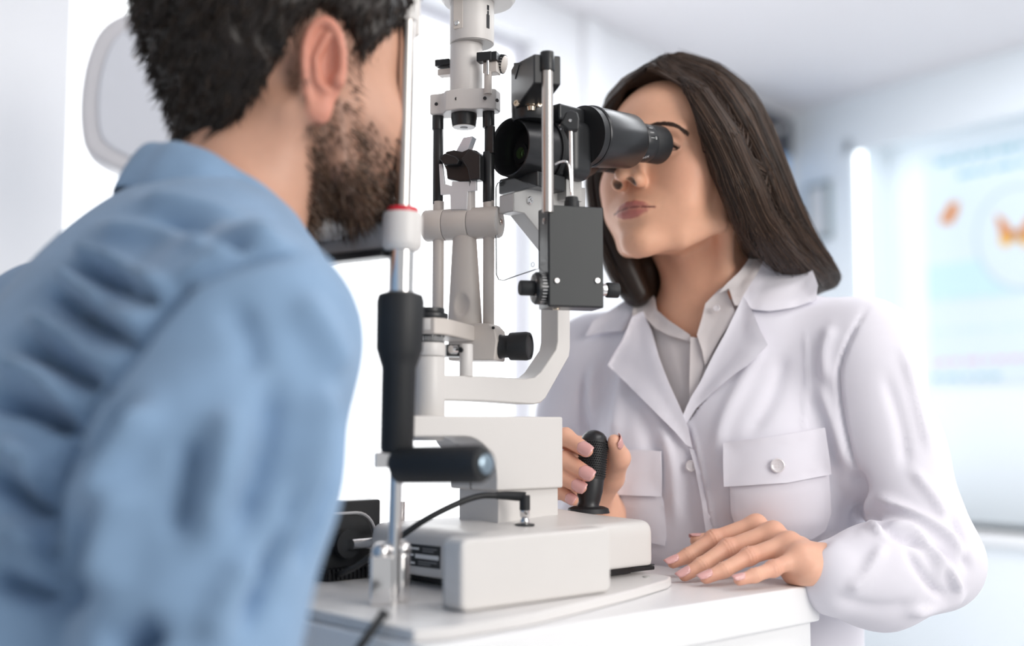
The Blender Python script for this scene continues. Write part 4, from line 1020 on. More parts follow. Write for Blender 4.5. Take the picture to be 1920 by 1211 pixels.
def lips(q, m):
    up = s_chain(m, [(0.0848, 0.0, -0.0628), (0.0846, 0.0045, -0.0622), (0.0818, 0.014, -0.0636), (0.0762, 0.0255, -0.0664)], [0.0036, 0.0039, 0.0031, 0.0012])
    lo = s_chain(m, [(0.0838, 0.0, -0.0716), (0.0826, 0.008, -0.0714), (0.0800, 0.016, -0.0698), (0.0762, 0.0245, -0.0674)], [0.0052, 0.0049, 0.0037, 0.0012])
    return up, lo
def nail(c, d, n, r, ln, m, par, name='fingernail', wid=1.08):
    ln = ln * 1.18
    """curved nail plate: c centre on the finger axis, d to the tip, n dorsal normal"""
    d = unit(d); n = unit(n - d * (np.asarray(n) @ d)); t = np.cross(d, n); vs = []; fs = []; A, B = 9, 9
    for i in range(A):
        a = -1 + 2 * i / (A - 1); x = ln * (a * 0.5)
        ww = wid * (1 - 0.12 * max(a, 0) ** 3) * (math.sqrt(max(0.0, 1 - (min(a, -0.45) + 0.45) ** 2 / 0.31)) if a < -0.45 else 1)
        for j in range(B):
            b = -1 + 2 * j / (B - 1); an = b * ww
            xx = x - ln * 0.10 * (b * b) * (1 if a > 0 else -0.3)
            rr = r * (1.035 - 0.10 * max(a, 0) ** 2 - 0.06 * (a < -0.9))
            vs.append(c + d * xx + (n * math.cos(an) + t * math.sin(an)) * rr)
    for i in range(A - 1):
        for j in range(B - 1): fs.append((i * B + j, i * B + j + 1, (i + 1) * B + j + 1, (i + 1) * B + j))
    o = add_obj(name, vs, fs, m, par, smooth=180)
    sd = o.modifiers.new('thick', 'SOLIDIFY'); sd.thickness = 0.0007; sd.offset = 0
    return o
def crop(V, Q, keep):
    """drop faces whose vertices are not all kept"""
    k = keep[Q].all(1); Q = Q[k]; used = np.unique(Q); mp = -np.ones(len(V), int); mp[used] = np.arange(len(used)); return V[used], mp[Q]
def facing(V, Q, c=0.0):
    n = normals(V, Q); vd = V - CAM; vd /= np.linalg.norm(vd, axis=1, keepdims=True); return -(n * vd).sum(1) > c
def gen_strands(guides, count, rad, jitter, m_cols, seed, nseg=18, bvh=None, center=None, lift=(0.0, 0.004), ends=(0.85, 1.0), curl=0.0):
    """thin hair locks between guide curves"""
    rg = np.random.default_rng(seed); G = np.array([spline(g, 4) for g in guides]); J, Tn = G.shape[:2]; VV = []; FF = []; CC = []; off = 0
    for _ in range(count):
        j = rg.uniform(0, J - 1); j0 = min(int(j), J - 2); w = j - j0; c = G[j0] * (1 - w) + G[j0 + 1] * w
        e = rg.uniform(*ends); st = rg.uniform(0, 0.10); tt = np.linspace(st, e, nseg) * (Tn - 1)
        pts = np.stack([np.interp(tt, np.arange(Tn), c[:, k]) for k in range(3)], 1)
        ph = rg.uniform(0, 6.28, 3); fr = rg.uniform(0.6, 1.6)
        tl_ = np.linspace(0, 1, nseg)[:, None]
        pts = pts + jitter * rg.normal(size=3) * (0.4 + 0.6 * tl_) + curl * np.sin(tl_ * 6.28 * fr + ph)
        r_ = rad * rg.uniform(0.6, 1.3) * np.interp(np.linspace(0, 1, nseg), [0, .08, .8, 1], [.5, 1, 1, .15])
        if bvh is not None:
            lf = rg.uniform(*lift)
            if center is not None:
                ov = pts - center; ov[:, 2] *= np.clip(ov[:, 2] / 0.05, 0, 1); pts = pts + ov / (np.linalg.norm(ov, axis=1, keepdims=True) + 1e-9) * 0.010
            for i in range(nseg):
                h = bvh.find_nearest(Vector(pts[i]))
                if h[0] is not None:
                    pp = np.array(h[0]); nn = np.array(h[1]); pts[i] = pp + nn * (lf + r_[i] * .3)
        t = np.gradient(pts, axis=0); t /= np.linalg.norm(t, axis=1, keepdims=True) + 1e-9
        x = np.cross(t, np.array([0.3, 0.5, 0.2])); x /= np.linalg.norm(x, axis=1, keepdims=True) + 1e-9; y = np.cross(t, x)
        ring_ = []
        for k in range(4):
            a = math.pi / 2 * k; ring_.append(pts + (x * math.cos(a) + y * math.sin(a)) * r_[:, None])
        v = np.stack(ring_, 1).reshape(-1, 3); VV.append(v)
        i = np.arange(nseg - 1)[:, None] * 4; k = np.arange(4)[None]
        FF.append((np.stack([i + k, i + (k + 1) % 4, i + 4 + (k + 1) % 4, i + 4 + k], -1).reshape(-1, 4)) + off); off += len(v)
        col = np.array(m_cols[rg.integers(len(m_cols))]) * rg.uniform(0.75, 1.3); CC.append(np.tile(col, (len(v), 1)))
    return np.vstack(VV), np.vstack(FF), np.vstack(CC)

SKIN = mat('skin', (0.6, 0.4, 0.3), 0.46, var=0.05, vscale=120, bump=0.06, bscale=900, attr='Col', sss=0.12, spec=0.4)
NAILM = mat('pink_nail_polish', (0.74, 0.40, 0.38), 0.15, var=0.03, coat=0.5)
HAIRM = mat('brown_hair', (0.03, 0.02, 0.015), 0.42, var=0.2, vscale=300, attr='Col', spec=0.35)
BROWM = mat('eyebrow_hair', (0.045, 0.022, 0.014), 0.6)
LASHM = mat('eyelash', (0.008, 0.006, 0.006), 0.5)
COATM = mat('white_coat_cloth', (0.755, 0.735, 0.80), 0.85, var=0.015, bump=0.06, bscale=1500, sheen=0.1)
SHIRTM = mat('beige_blouse_cloth', (0.66, 0.61, 0.61), 0.8, var=0.02, bump=0.06, bscale=1500)
# ================================================================== the examiner
WMN = thing('person', 'woman in white lab coat with long dark hair looking into the eyepieces', 'person', (0.27, 1.5, 0.0))
Lt = unit([0.873, -0.488, 0]); Ft = np.array([-0.488, -0.873, 0]) ; Ft = unit(Ft - Lt * (Ft @ Lt)); TR = np.stack([Ft, Lt, ZV])
HS = 1.12
eye = L(0.331, 0.016, 1.290)
yaw = math.radians(3); Fh = -U * math.cos(yaw) + (-N) * math.sin(yaw) + ZV * math.tan(math.radians(8.5))
upv = ZV + (-N) * -0.03
WH = Head(eye - unit(Fh) * 0.0765 * HS, Fh, upv, HS, 1.07)
nk0 = WH.w(-0.032, 0, -0.045); nk1 = np.array([0.268, 1.478, 1.065]); C3 = np.array([0.264, 1.480, 0.91])
shL = P(1610, 655, 1.395); shR = P(1120, 660, 1.56); shL[2] = shR[2] = 1.045
def w_torso(p):
    d = s_ell(p, C3, (0.100, 0.148, 0.26), TR)
    tz = np.array([nk1[0], nk1[1], 1.045])
    d = smin(d, s_chain(p, [shL, tz + Lt * 0.05 + ZV * 0.015, tz - Lt * 0.05 + ZV * 0.015, shR], [0.050, 0.046, 0.046, 0.050], 0.02), 0.05)
    d = smin(d, np.minimum(s_ell(p, C3 + Ft * 0.060 + Lt * 0.068 + ZV * 0.0, (0.058, 0.060, 0.065), TR), s_ell(p, C3 + Ft * 0.060 - Lt * 0.068, (0.058, 0.060, 0.065), TR)), 0.05)
    d = smin(d, s_ell(p, (0.27, 1.495, 0.66), (0.112, 0.155, 0.20), TR), 0.06)
    return d
def w_neck(p): return s_cone(p, nk0, nk1, 0.046, 0.053)
# ---- arms and hands (joint positions follow the photograph's finger joints, depths from the table and joystick)
elbL = P(1768, 1072, 1.285); wrL = P(1535, 1062, 1.232)
fing = {'index': [(1418, 984, 1.300), (1338, 1010, 1.298), (1290, 1042, 1.288), (1262, 1063, 1.283)],
        'middle': [(1450, 998, 1.272), (1364, 1027, 1.268), (1315, 1060, 1.252), (1284, 1079, 1.246)],
        'ring': [(1480, 1018, 1.244), (1404, 1043, 1.235), (1357, 1069, 1.222), (1324, 1083, 1.216)],
        'pinky': [(1502, 1043, 1.218), (1450, 1066, 1.205), (1415, 1079, 1.192), (1386, 1087, 1.186)]}
FR = {'index': [.0105, .0088, .0080, .0066], 'middle': [.0108, .0090, .0082, .0068], 'ring': [.0104, .0086, .0078, .0065], 'pinky': [.0096, .0076, .0069, .0058]}
LF = {}
for k, v in fing.items():
    pts = [P(*q) for q in v]
    # finger tips rest on the table top (or the base plate for the index)
    r3 = FR[k][3]; pts[3][2] = max(pts[3][2], TZ + r3 + (0.010 if k == 'index' else 0.001)); pts[2][2] = max(pts[2][2], TZ + FR[k][2] + 0.003)
    LF[k] = pts
thumbL = [P(1500, 1030, 1.262), P(1420, 1010, 1.318), P(1350, 1012, 1.335), P(1306, 1013, 1.332)]
def handL(p):
    d = None
    for k in LF:
        e = s_chain(p, LF[k], FR[k], 0.004)
        for i in (1,): e = smin(e, s_ball(p, LF[k][i], FR[k][i] * 1.10), 0.004)
        d = e if d is None else smin(d, e, 0.0025)
    mc = [LF[k][0] for k in ('index', 'middle', 'ring', 'pinky')]
    pal = None
    wr4 = [wrL + np.array([-.02, .016, .004]), wrL + np.array([-.02, .006, .006]), wrL + np.array([-.018, -.004, .004]), wrL + np.array([-.015, -.014, 0])]
    for i, q in enumerate(mc):
        e = s_cone(p, q - ZV * 0.003, wr4[i], 0.0112, 0.0165); pal = e if pal is None else smin(pal, e, 0.012)
    for q in mc: pal = smin(pal, s_ball(p, q + ZV * 0.001, 0.0100), 0.006)
    d = smin(d, pal, 0.007)
    d = smin(d, s_chain(p, thumbL, [.014, .0125, .010, .0075], 0.006), 0.010)
    d = smin(d, s_cone(p, wrL + np.array([-.015, 0, 0]), elbL, 0.024, 0.036), 0.012)
    return d
# knuckle creases on the joints
def creases(V, Q, chains, R_, up_hint):
    n = normals(V, Q); out = V.copy()
    for k in chains:
        for i, amp in ((1, 0.0006), (2, 0.0005)):
            c = chains[k][i]; ax_ = unit(chains[k][i + 1] - chains[k][i - 1]); q = V - c; t = q @ ax_; rr = np.linalg.norm(q - t[:, None] * ax_, axis=1)
            m_ = (rr < R_[k][i] * 1.8) & (np.abs(t) < 0.012) & ((n @ up_hint) > 0.1)
            out[m_] += n[m_] * (amp * (np.cos(t[m_] * 2 * math.pi / 0.0034) * np.exp(-(t[m_] / 0.0042) ** 2)))[:, None]
    return out
JA = unit(jt - js)
def J(px, py, d): return P(px, py, d)
rf = {'index': [(1092, 838, 1.345), (1050, 822, 1.322), (1060, 819, 1.284), (1099, 844, 1.266)],
      'middle': [(1090, 868, 1.350), (1044, 862, 1.322), (1058, 862, 1.283), (1102, 889, 1.266)],
      'ring': [(1088, 895, 1.350), (1040, 893, 1.322), (1052, 893, 1.286), (1088, 913, 1.270)],
      'pinky': [(1088, 925, 1.350), (1042, 922, 1.324), (1050, 921, 1.294), (1074, 937, 1.278)]}
RR = {'index': [.0105, .0100, .0096, .0078], 'middle': [.0108, .0102, .0098, .0080], 'ring': [.0102, .0096, .0092, .0074], 'pinky': [.0094, .0086, .0082, .0066]}
RF = {k: [P(*q) for q in v] for k, v in rf.items()}
thumbR = [P(1118, 935, 1.372), P(1146, 895, 1.345), P(1160, 858, 1.318), P(1152, 829, 1.296)]
wrR = P(1128, 975, 1.41); elbR = P(1075, 930, 1.60); elbR[2] = 0.84
def handR(p):
    d = None
    for k in RF:
        e = s_chain(p, RF[k], RR[k], 0.004); d = e if d is None else smin(d, e, 0.002)
    pal = None
    for i, k in enumerate(('index', 'middle', 'ring', 'pinky')):
        e = s_cone(p, RF[k][0], wrR + np.array([.008 - i * .004, 0, 0.012 - i * .006]), 0.0115, 0.0185); pal = e if pal is None else smin(pal, e, 0.012)
    d = smin(d, pal, 0.006)
    d = smin(d, s_chain(p, thumbR, [.017, .0145, .0125, .0088], 0.006), 0.010)
    d = smin(d, s_cone(p, wrR, elbR, 0.025, 0.036), 0.012)
    # the hand gives way to the stick it holds
    q = p - f32(jb); t = q @ f32(jv); rad = np.linalg.norm(q - t[:, None] * f32(jv), axis=1)
    return smax(d, -(rad - 0.0156), 0.002)
# ---- head and neck
def w_body_top(p):
    d = head_sdf(WH.loc(p)) * HS
    d = smin(d, w_neck(p), 0.014)
    # sternomastoid and collar bones
    d = smin(d, s_cone(p, WH.w(-0.01, 0.052, -0.05), nk1 + Ft * 0.040 + Lt * 0.012 + ZV * 0.0, 0.010, 0.007), 0.02)
    d = smin(d, s_cone(p, WH.w(-0.01, -0.052, -0.05), nk1 + Ft * 0.040 - Lt * 0.012, 0.010, 0.007), 0.02)
    t = smax(w_torso(p), np.float32(0.95) - p[:, 2], 0.02)
    d = smin(d, t, 0.03)
    d = smin(d, s_cone(p, WH.w(0.004, 0.074, -0.002), WH.w(0.014, 0.068, -0.040), 0.009, 0.006), 0.006)    # left ear
    return d
def boxed(f, p, lo, hi):
    d = np.full(len(p), 0.06, np.float32); m_ = ((p > f32(lo)) & (p < f32(hi))).all(1)
    if m_.any(): d[m_] = f(p[m_])
    return d
hlo = [LF['pinky'][3] * 0 + np.array([0.12, 1.12, 0.77]), np.array([0.52, 1.44, 0.93])]
rlo = [np.array([0.0, 1.22, 0.79]), np.array([0.24, 1.70, 1.0])]
wlo = [WH.o - np.array([.16, .16, .32]), WH.o + np.array([.17, .17, .19])]
def w_all(p):
    d = boxed(w_body_top, p, *wlo)
    t = smin(smax(w_torso(p), np.float32(0.95) - p[:, 2], 0.02), s_chain(p, [shL, armMid, elbL], [0.036, 0.038, 0.036], 0.02), 0.02)
    t = smin(t, s_chain(p, [shR, elbR], [0.036, 0.036]), 0.02)
    d = np.minimum(d, t)
    d = smin(d, boxed(handL, p, *hlo), 0.012); d = smin(d, boxed(handR, p, *rlo), 0.012)
    return np.maximum(d, 0.8006 - p[:, 2])
armMid = P(1690, 860, 1.345)
V3, Q3 = mesh_sdf(w_all, (0.00, 1.16, 0.788), (0.51, 1.70, 1.42), 0.0017)
V3 = relax(V3, Q3, 2, 0.4)
V3 = creases(V3, Q3, LF, FR, unit([-.2, -.6, .8])); V3 = creases(V3, Q3, RF, RR, unit([-.5, -.8, .3]))
SK = np.array([0.80, 0.440, 0.292])
def skin_cols(V, base): return np.tile(base, (len(V), 1))
C3c = skin_cols(V3, SK)
ql = WH.loc(f32(V3)).astype(float); qm = mirror(ql)
up_, lo_ = lips(ql, qm); lipd = np.minimum(up_, lo_)
seam = s_chain(qm, [(0.0890, 0, -0.0664), (0.0865, 0.013, -0.0666), (0.0785, 0.0255, -0.0672)], [0.0012, 0.0011, 0.0006])
lipd = np.minimum(lipd, seam)
lw = np.clip((0.0009 - lipd) / 0.0009, 0, 1) * (np.abs(ql[:, 1]) < 0.0275) * (ql[:, 0] > 0.06)
dk = np.clip((0.0006 - seam) / 0.0012, 0, 1) * lw
bl_ = np.exp(-((qm[:, 0] - 0.062) ** 2 + (qm[:, 1] - 0.048) ** 2 + (qm[:, 2] + 0.030) ** 2) / 0.0009)
C3c = C3c * (1 - 0.25 * bl_[:, None]) + np.array([0.68, 0.28, 0.20]) * 0.25 * bl_[:, None]
C3c = C3c * (1 - lw[:, None]) + np.array([0.50, 0.170, 0.145]) * lw[:, None]
C3c = C3c * (1 - 0.75 * dk[:, None])  # shade in the groove between the lips put into the skin colour
ns_ = -s_ell(qm, (0.0995, 0.0086, -0.0444), (0.0086, 0.0058, 0.0071)); C3c = C3c * (1 - 0.88 * np.clip(ns_ / 0.0010, 0, 1)[:, None])  # shade inside the nostrils painted into the skin colour
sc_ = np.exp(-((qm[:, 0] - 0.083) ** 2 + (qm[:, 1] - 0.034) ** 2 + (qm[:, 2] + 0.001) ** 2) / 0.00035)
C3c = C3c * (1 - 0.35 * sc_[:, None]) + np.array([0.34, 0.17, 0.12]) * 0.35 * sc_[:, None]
def hand_cols(V, chains):
    c = skin_cols(V, SK * np.array([1.0, 1.03, 1.10]))
    for k in chains:
        for i, a in ((1, .35), (3, .30), (0, .18)):
            w_ = a * np.exp(-((V - chains[k][i]) ** 2).sum(1) / 0.00018)[:, None]; c = c * (1 - w_) + np.array([0.66, 0.25, 0.18]) * w_
    return c
zone = lambda c, r: (np.linalg.norm(V3 - c, axis=1) < r)[:, None]
C3c = np.where(zone(LF['ring'][0], 0.16), hand_cols(V3, LF), C3c); C3c = np.where(zone(RF['ring'][0], 0.11), hand_cols(V3, RF), C3c)
body = add_obj('body', V3, Q3, SKIN, WMN, smooth=180, colors=C3c)
for k in LF:
    a, b = LF[k][2], LF[k][3]; d_ = unit(b - a); side = unit(np.cross(d_, ZV)); n_ = unit(np.cross(side, d_))
    n_ = unit(n_ + np.array([-.15, -.45, 0])); r_ = FR[k][3]
    nail(b + d_ * 0.0010, d_, n_, r_ * 1.02, 0.0155 if k != 'pinky' else 0.0125, NAILM, body)
nr = {'index': (-.25, -1, .30), 'middle': (-.25, -1, .32), 'ring': (-.3, -1, .28), 'pinky': (-.3, -1, .25)}
for k in RF:
    a, b = RF[k][2], RF[k][3]; d_ = unit(b - a)
    nail(b + d_ * 0.0012, d_, np.array(nr[k], float), RR[k][3] * 1.02, 0.0165 if k != 'pinky' else 0.013, NAILM, body)
nail(thumbR[3] + unit(thumbR[3] - thumbR[2]) * .001, thumbR[3] - thumbR[2], np.array([0.95, -0.25, 0.1]), 0.0090, 0.013, NAILM, body)
nail(thumbL[3] + unit(thumbL[3] - thumbL[2]) * .001, thumbL[3] - thumbL[2], np.array([-0.3, 0.2, 1.0]), 0.0077, 0.012, NAILM, body)
# brow, lashes and eye
hb = bvh_of(V3, Q3)
for sy in (1, -1):
    pts = []
    for x, y, z in ((0.091, 0.013, 0.0160), (0.088, 0.022, 0.0195), (0.084, 0.033, 0.0215), (0.077, 0.044, 0.0180), (0.070, 0.0515, 0.0110)):
        h = hb.find_nearest(Vector(WH.w(x, sy * y, z))); pts.append((np.array(h[0]), np.array(h[1])))
    mb = MB(); rg = random.Random(3)
    A_ = spline([a for a, _ in pts], 10); Nn = spline([n_ for _, n_ in pts], 10)
    for i in range(420):
        t = rg.random() ** 0.9 * (len(A_) - 2); i0 = int(t); p_ = A_[i0] + (A_[i0 + 1] - A_[i0]) * (t - i0); tg = unit(A_[i0 + 1] - A_[i0]); f_ = t / len(A_); nn = unit(Nn[i0])
        wv = (0.0078 * (1 - 0.68 * f_)) * (rg.random() - .5)
        h_ = hb.find_nearest(Vector(p_ + WH.M[2] * wv)); s0_ = np.array(h_[0]); nn = np.array(h_[1]); dr = unit(tg + WH.M[2] * ((0.35 - 0.6 * f_) * (1 if wv < 0 else -.3) + rg.uniform(-.15, .15)))
        mb.tube([s0_ - nn * .0003, s0_ + dr * .003 + nn * .0007, s0_ + dr * 0.006 + nn * .0003], [0.00042, 0.00036, 0.00012], 4)
    mb.build('eyebrow', BROWM, body)
    mb = MB()
    lid = []
    for x, y, z in ((0.0835, 0.017, -0.004), (0.086, 0.024, 0.0005), (0.0855, 0.032, 0.0015), (0.081, 0.040, -0.001), (0.0745, 0.0465, -0.0055)):
        h = hb.find_nearest(Vector(WH.w(x, sy * y, z))); lid.append(np.array(h[0]) + np.array(h[1]) * 0.0004)
    lid = spline(lid, 14); mb.tube(lid, [0.0008, 0.0015, 0.0018, 0.0018, 0.0010], 6)
    for i in range(2, len(lid), 1):
        f_ = i / len(lid); dr = unit(WH.M[0] * (1.0 - 0.55 * f_) + WH.M[1] * sy * (1.1 * f_ - 0.2)); c_ = lid[i]
        mb.tube([c_, c_ + dr * 0.0045 - WH.M[2] * 0.0012, c_ + dr * 0.0085 + WH.M[2] * 0.0012], [0.0006, 0.00045, 0.00012], 4)
    low = []
    for x, y, z in ((0.084, 0.020, -0.0085), (0.0855, 0.029, -0.0105), (0.082, 0.038, -0.0098), (0.0745, 0.0465, -0.0065)):
        h = hb.find_nearest(Vector(WH.w(x, sy * y, z))); low.append(np.array(h[0]) + np.array(h[1]) * 0.0002)
    mb.tube(spline(low, 8), [0.0003, 0.0005, 0.0006, 0.0005], 5)
    mb.build('eyelashes', LASHM, body)

# ---- blouse and coat
def w_shirt(p): return smin(w_torso(p), s_cone(p, nk1 + ZV * 0.012, nk1 + ZV * 0.0, 0.062, 0.062) , 0.03) - 0.004
VS, QS = mesh_sdf(w_shirt, (0.02, 1.28, 0.70), (0.46, 1.66, 1.135), 0.0035); VS = relax(VS, QS, 2)
px = proj(VS)
neck_hole = [(1222, 470), (1229, 520), (1234, 594), (1262, 616), (1304, 638), (1318, 602), (1332, 574), (1364, 534), (1392, 480), (1400, 420), (1222, 420)]
k_ = ~(in_poly(px, neck_hole) & (VS[:, 1] < nk1[1] + 0.01))
VS, QS = crop(VS, QS, k_)
VS = sculpt(VS, QS, [([(1300, 640), (1305, 700), (1302, 775)], 5, 0.0018), ([(1325, 640), (1320, 690), (1306, 740)], 8, 0.003), ([(1345, 600), (1335, 650), (1318, 700)], 7, -0.002), ([(1250, 620), (1268, 680), (1285, 750)], 12, 0.0015)])
sh_b = bvh_of(VS, QS)
blouse = add_obj('blouse', VS, QS, SHIRTM, WMN, smooth=180)
def sleeve(p, pts, rs, k=0.03): return s_chain(p, pts, rs, k)
armL = [shL + Lt * 0.006, P(1668, 850, 1.35), P(1752, 1050, 1.29)]
foreL = [P(1752, 1056, 1.29), P(1650, 1080, 1.262), wrL + np.array([.018, 0.004, -0.012])]
armR = [shR, P(1092, 780, 1.575), elbR]; foreR = [elbR, wrR + np.array([-.012, .055, -.004])]
def w_coat(p):
    d = w_torso(p) - 0.012
    d = smin(d, sleeve(p, armL, [0.060, 0.056, 0.050]), 0.045)
    d = smin(d, sleeve(p, foreL, [0.048, 0.051, 0.040]), 0.020)
    d = smin(d, s_chain(p, armR, [0.058, 0.055, 0.050], 0.03), 0.035)
    d = smin(d, s_chain(p, foreR, [0.048, 0.038], 0.02), 0.02)
    # skirt of the coat over the lap
    d = smin(d, s_chain(p, [C3 - ZV * 0.30 + Ft * 0.02 + Lt * 0.06, C3 - ZV * 0.36 + Ft * 0.19 + Lt * 0.06], [0.09, 0.065]), 0.05)
    d = smin(d, s_chain(p, [C3 - ZV * 0.30 + Ft * 0.02 - Lt * 0.06, C3 - ZV * 0.36 + Ft * 0.19 - Lt * 0.06], [0.09, 0.065]), 0.05)
    d = smin(d, s_ell(p, (0.345, 1.43, 0.82), (0.09, 0.075, 0.16), TR), 0.03)
    # neck opening
    d = smax(d, -s_cone(p, nk1 - ZV * 0.02, nk1 + ZV * 0.12 + Ft * 0.03, 0.060, 0.085), 0.01)
    return d
VC, QC = mesh_sdf(w_coat, (-0.06, 1.05, 0.46), (0.62, 1.75, 1.14), 0.0042); VC = relax(VC, QC, 2)
px = proj(VC)
vee = [(1198, 575), (1216, 645), (1250, 728), (1286, 784), (1291, 784), (1324, 738), (1366, 668), (1402, 598), (1425, 480), (1300, 440), (1198, 470)]
VC, QC = crop(VC, QC, ~(in_poly(px, vee) & (VC[:, 1] < nk1[1] + 0.01)))
folds = [
    # placket and front folds
    ([(1292, 790), (1310, 850), (1328, 930), (1340, 1010)], 4, 0.0022), ([(1286, 800), (1300, 860), (1318, 940)], 8, -0.002),
    ([(1240, 800), (1262, 880), (1268, 980)], 14, 0.004), ([(1200, 760), (1225, 860), (1232, 1000)], 18, -0.004),
    ([(1430, 640), (1400, 700), (1360, 780), (1340, 860)], 16, 0.004), ([(1470, 660), (1450, 740), (1400, 820)], 18, -0.003),
    ([(1180, 660), (1165, 740), (1150, 830)], 14, 0.005), ([(1120, 680), (1110, 740), (1130, 800)], 16, 0.005), ([(1095, 700), (1090, 770), (1105, 830)], 10, -0.005),
    ([(1510, 620), (1512, 720), (1505, 830)], 4, 0.0014),
    # armhole and under the arm
    ([(1625, 575), (1590, 640), (1572, 700), (1578, 770), (1592, 840), (1612, 900)], 5, -0.004), ([(1560, 610), (1545, 660), (1550, 720)], 14, 0.004), ([(1535, 720), (1565, 800), (1590, 880)], 14, 0.004),
    ([(1600, 880), (1612, 930), (1600, 990)], 16, -0.010), ([(1640, 930), (1700, 960), (1770, 1000), (1820, 1050)], 13, 0.007), ([(1620, 960), (1680, 1000), (1720, 1015), (1790, 1060)], 11, -0.008),
    ([(1625, 920), (1630, 975), (1660, 1005)], 9, 0.006), ([(1780, 960), (1800, 1010), (1815, 1075)], 10, -0.005), ([(1720, 1010), (1770, 1060), (1800, 1110)], 10, 0.007), ([(1700, 1030), (1740, 1090), (1770, 1120)], 9, -0.006),
    ([(1660, 1020), (1620, 1080), (1590, 1110)], 13, 0.005), ([(1640, 985), (1700, 990), (1742, 1030), (1762, 1085)], 9, 0.006), ([(1560, 1120), (1640, 1140), (1720, 1135)], 16, -0.003), ([(1700, 1150), (1760, 1140), (1810, 1110)], 10, 0.005),
    ([(1690, 650), (1720, 760), (1745, 850)], 10, 0.004), ([(1660, 700), (1690, 800), (1700, 880)], 14, -0.003), ([(1710, 880), (1750, 930), (1780, 980)], 12, 0.004),
    ([(1400, 960), (1440, 1000), (1500, 1010), (1580, 990)], 14, -0.004), ([(1560, 1000), (1500, 1040), (1440, 1060)], 12, -0.006)]
VC = sculpt(VC, QC, [(l_, w_ * 0.85, a_ * 1.5) for l_, w_, a_ in folds])
coat_b = bvh_of(VC, QC)
coat = add_obj('lab_coat', VC, QC, COATM, WMN, smooth=180)
sd = coat.modifiers.new('cloth', 'SOLIDIFY'); sd.thickness = 0.0016; sd.offset = -1
VX = np.vstack([VC, VS]); QX = np.vstack([QC, QS + len(VC)]); both_b = bvh_of(VX, QX)
# lapels, collars
patch('lapel', [(1393, 560), (1412, 592), (1438, 652), (1404, 690), (1368, 716), (1340, 738), (1310, 768), (1290, 800), (1283, 790), (1300, 745), (1330, 690), (1362, 630), (1388, 575)], both_b, COATM, WMN, off=0.006, lift=0.004, avg=10)
patch('lapel', [(1215, 590), (1195, 600), (1178, 640), (1150, 688), (1195, 735), (1245, 790), (1290, 835), (1302, 842), (1295, 810), (1284, 780), (1262, 725), (1243, 672), (1230, 625)], both_b, COATM, WMN, off=0.006, lift=0.004, avg=10)
patch('coat_collar', [(1405, 492), (1425, 488), (1470, 500), (1512, 518), (1530, 552), (1530, 577), (1490, 588), (1440, 593), (1410, 590), (1392, 572), (1396, 530)], both_b, COATM, WMN, off=0.007, lift=0.005, avg=10)
patch('coat_collar', [(1222, 590), (1196, 600), (1178, 628), (1140, 632), (1104, 638), (1118, 612), (1160, 588), (1196, 566), (1214, 560)], both_b, COATM, WMN, off=0.006, lift=0.005, avg=10)
# blouse collar, stand and placket
allb = bvh_of(np.vstack([VX, V3]), np.vstack([QX, Q3 + len(VX)]))
patch('blouse_collar', [(1412, 484), (1396, 478), (1372, 520), (1345, 558), (1362, 552), (1378, 588), (1384, 588), (1398, 556), (1408, 520)], allb, SHIRTM, WMN, off=0.016, lift=0.004, avg=14)
patch('blouse_collar', [(1228, 508), (1216, 530), (1200, 570), (1196, 604), (1178, 626), (1206, 600), (1212, 594), (1238, 622), (1262, 634), (1304, 646), (1300, 632), (1262, 606), (1241, 588), (1233, 550)], allb, SHIRTM, WMN, off=0.008, lift=0.003, avg=12)
patch('blouse_placket', [(1372, 532), (1350, 546), (1326, 574), (1320, 600), (1310, 632), (1318, 660), (1322, 690), (1334, 668), (1352, 640), (1372, 610), (1380, 590), (1364, 552)], allb, SHIRTM, WMN, off=0.006, lift=0.003, avg=10)
patch('blouse_placket', [(1298, 634), (1310, 636), (1322, 660), (1322, 690), (1308, 740), (1296, 770), (1297, 700)], allb, SHIRTM, WMN, off=0.004, lift=0.002, avg=8)
# pockets with flaps, cuff
patch('pocket', [(1370, 905), (1552, 885), (1556, 960), (1545, 992), (1520, 1008), (1385, 1004), (1372, 960)], coat_b, COATM, WMN, off=0.0035, bulge=0.003, avg=6)
fl = patch('pocket_flap', [(1360, 833), (1430, 826), (1545, 806), (1555, 888), (1470, 904), (1363, 911)], coat_b, COATM, WMN, off=0.0075, lift=0.002, avg=8)
patch('pocket', [(1165, 925), (1246, 930), (1252, 1000), (1248, 1022), (1200, 1010), (1165, 985)], coat_b, COATM, WMN, off=0.003, bulge=0.002, avg=6)
patch('pocket_flap', [(1162, 845), (1246, 846), (1245, 928), (1165, 925)], coat_b, COATM, WMN, off=0.006, lift=0.002, avg=8)
patch('coat_placket', [(1294, 838), (1304, 845), (1320, 880), (1330, 940), (1340, 1010), (1352, 1040), (1336, 1040), (1326, 1000), (1318, 940), (1306, 880)], coat_b, COATM, WMN, off=0.003, avg=6)
BUTTON = mat('pearl_button', (0.72, 0.68, 0.70), 0.15, coat=0.6)
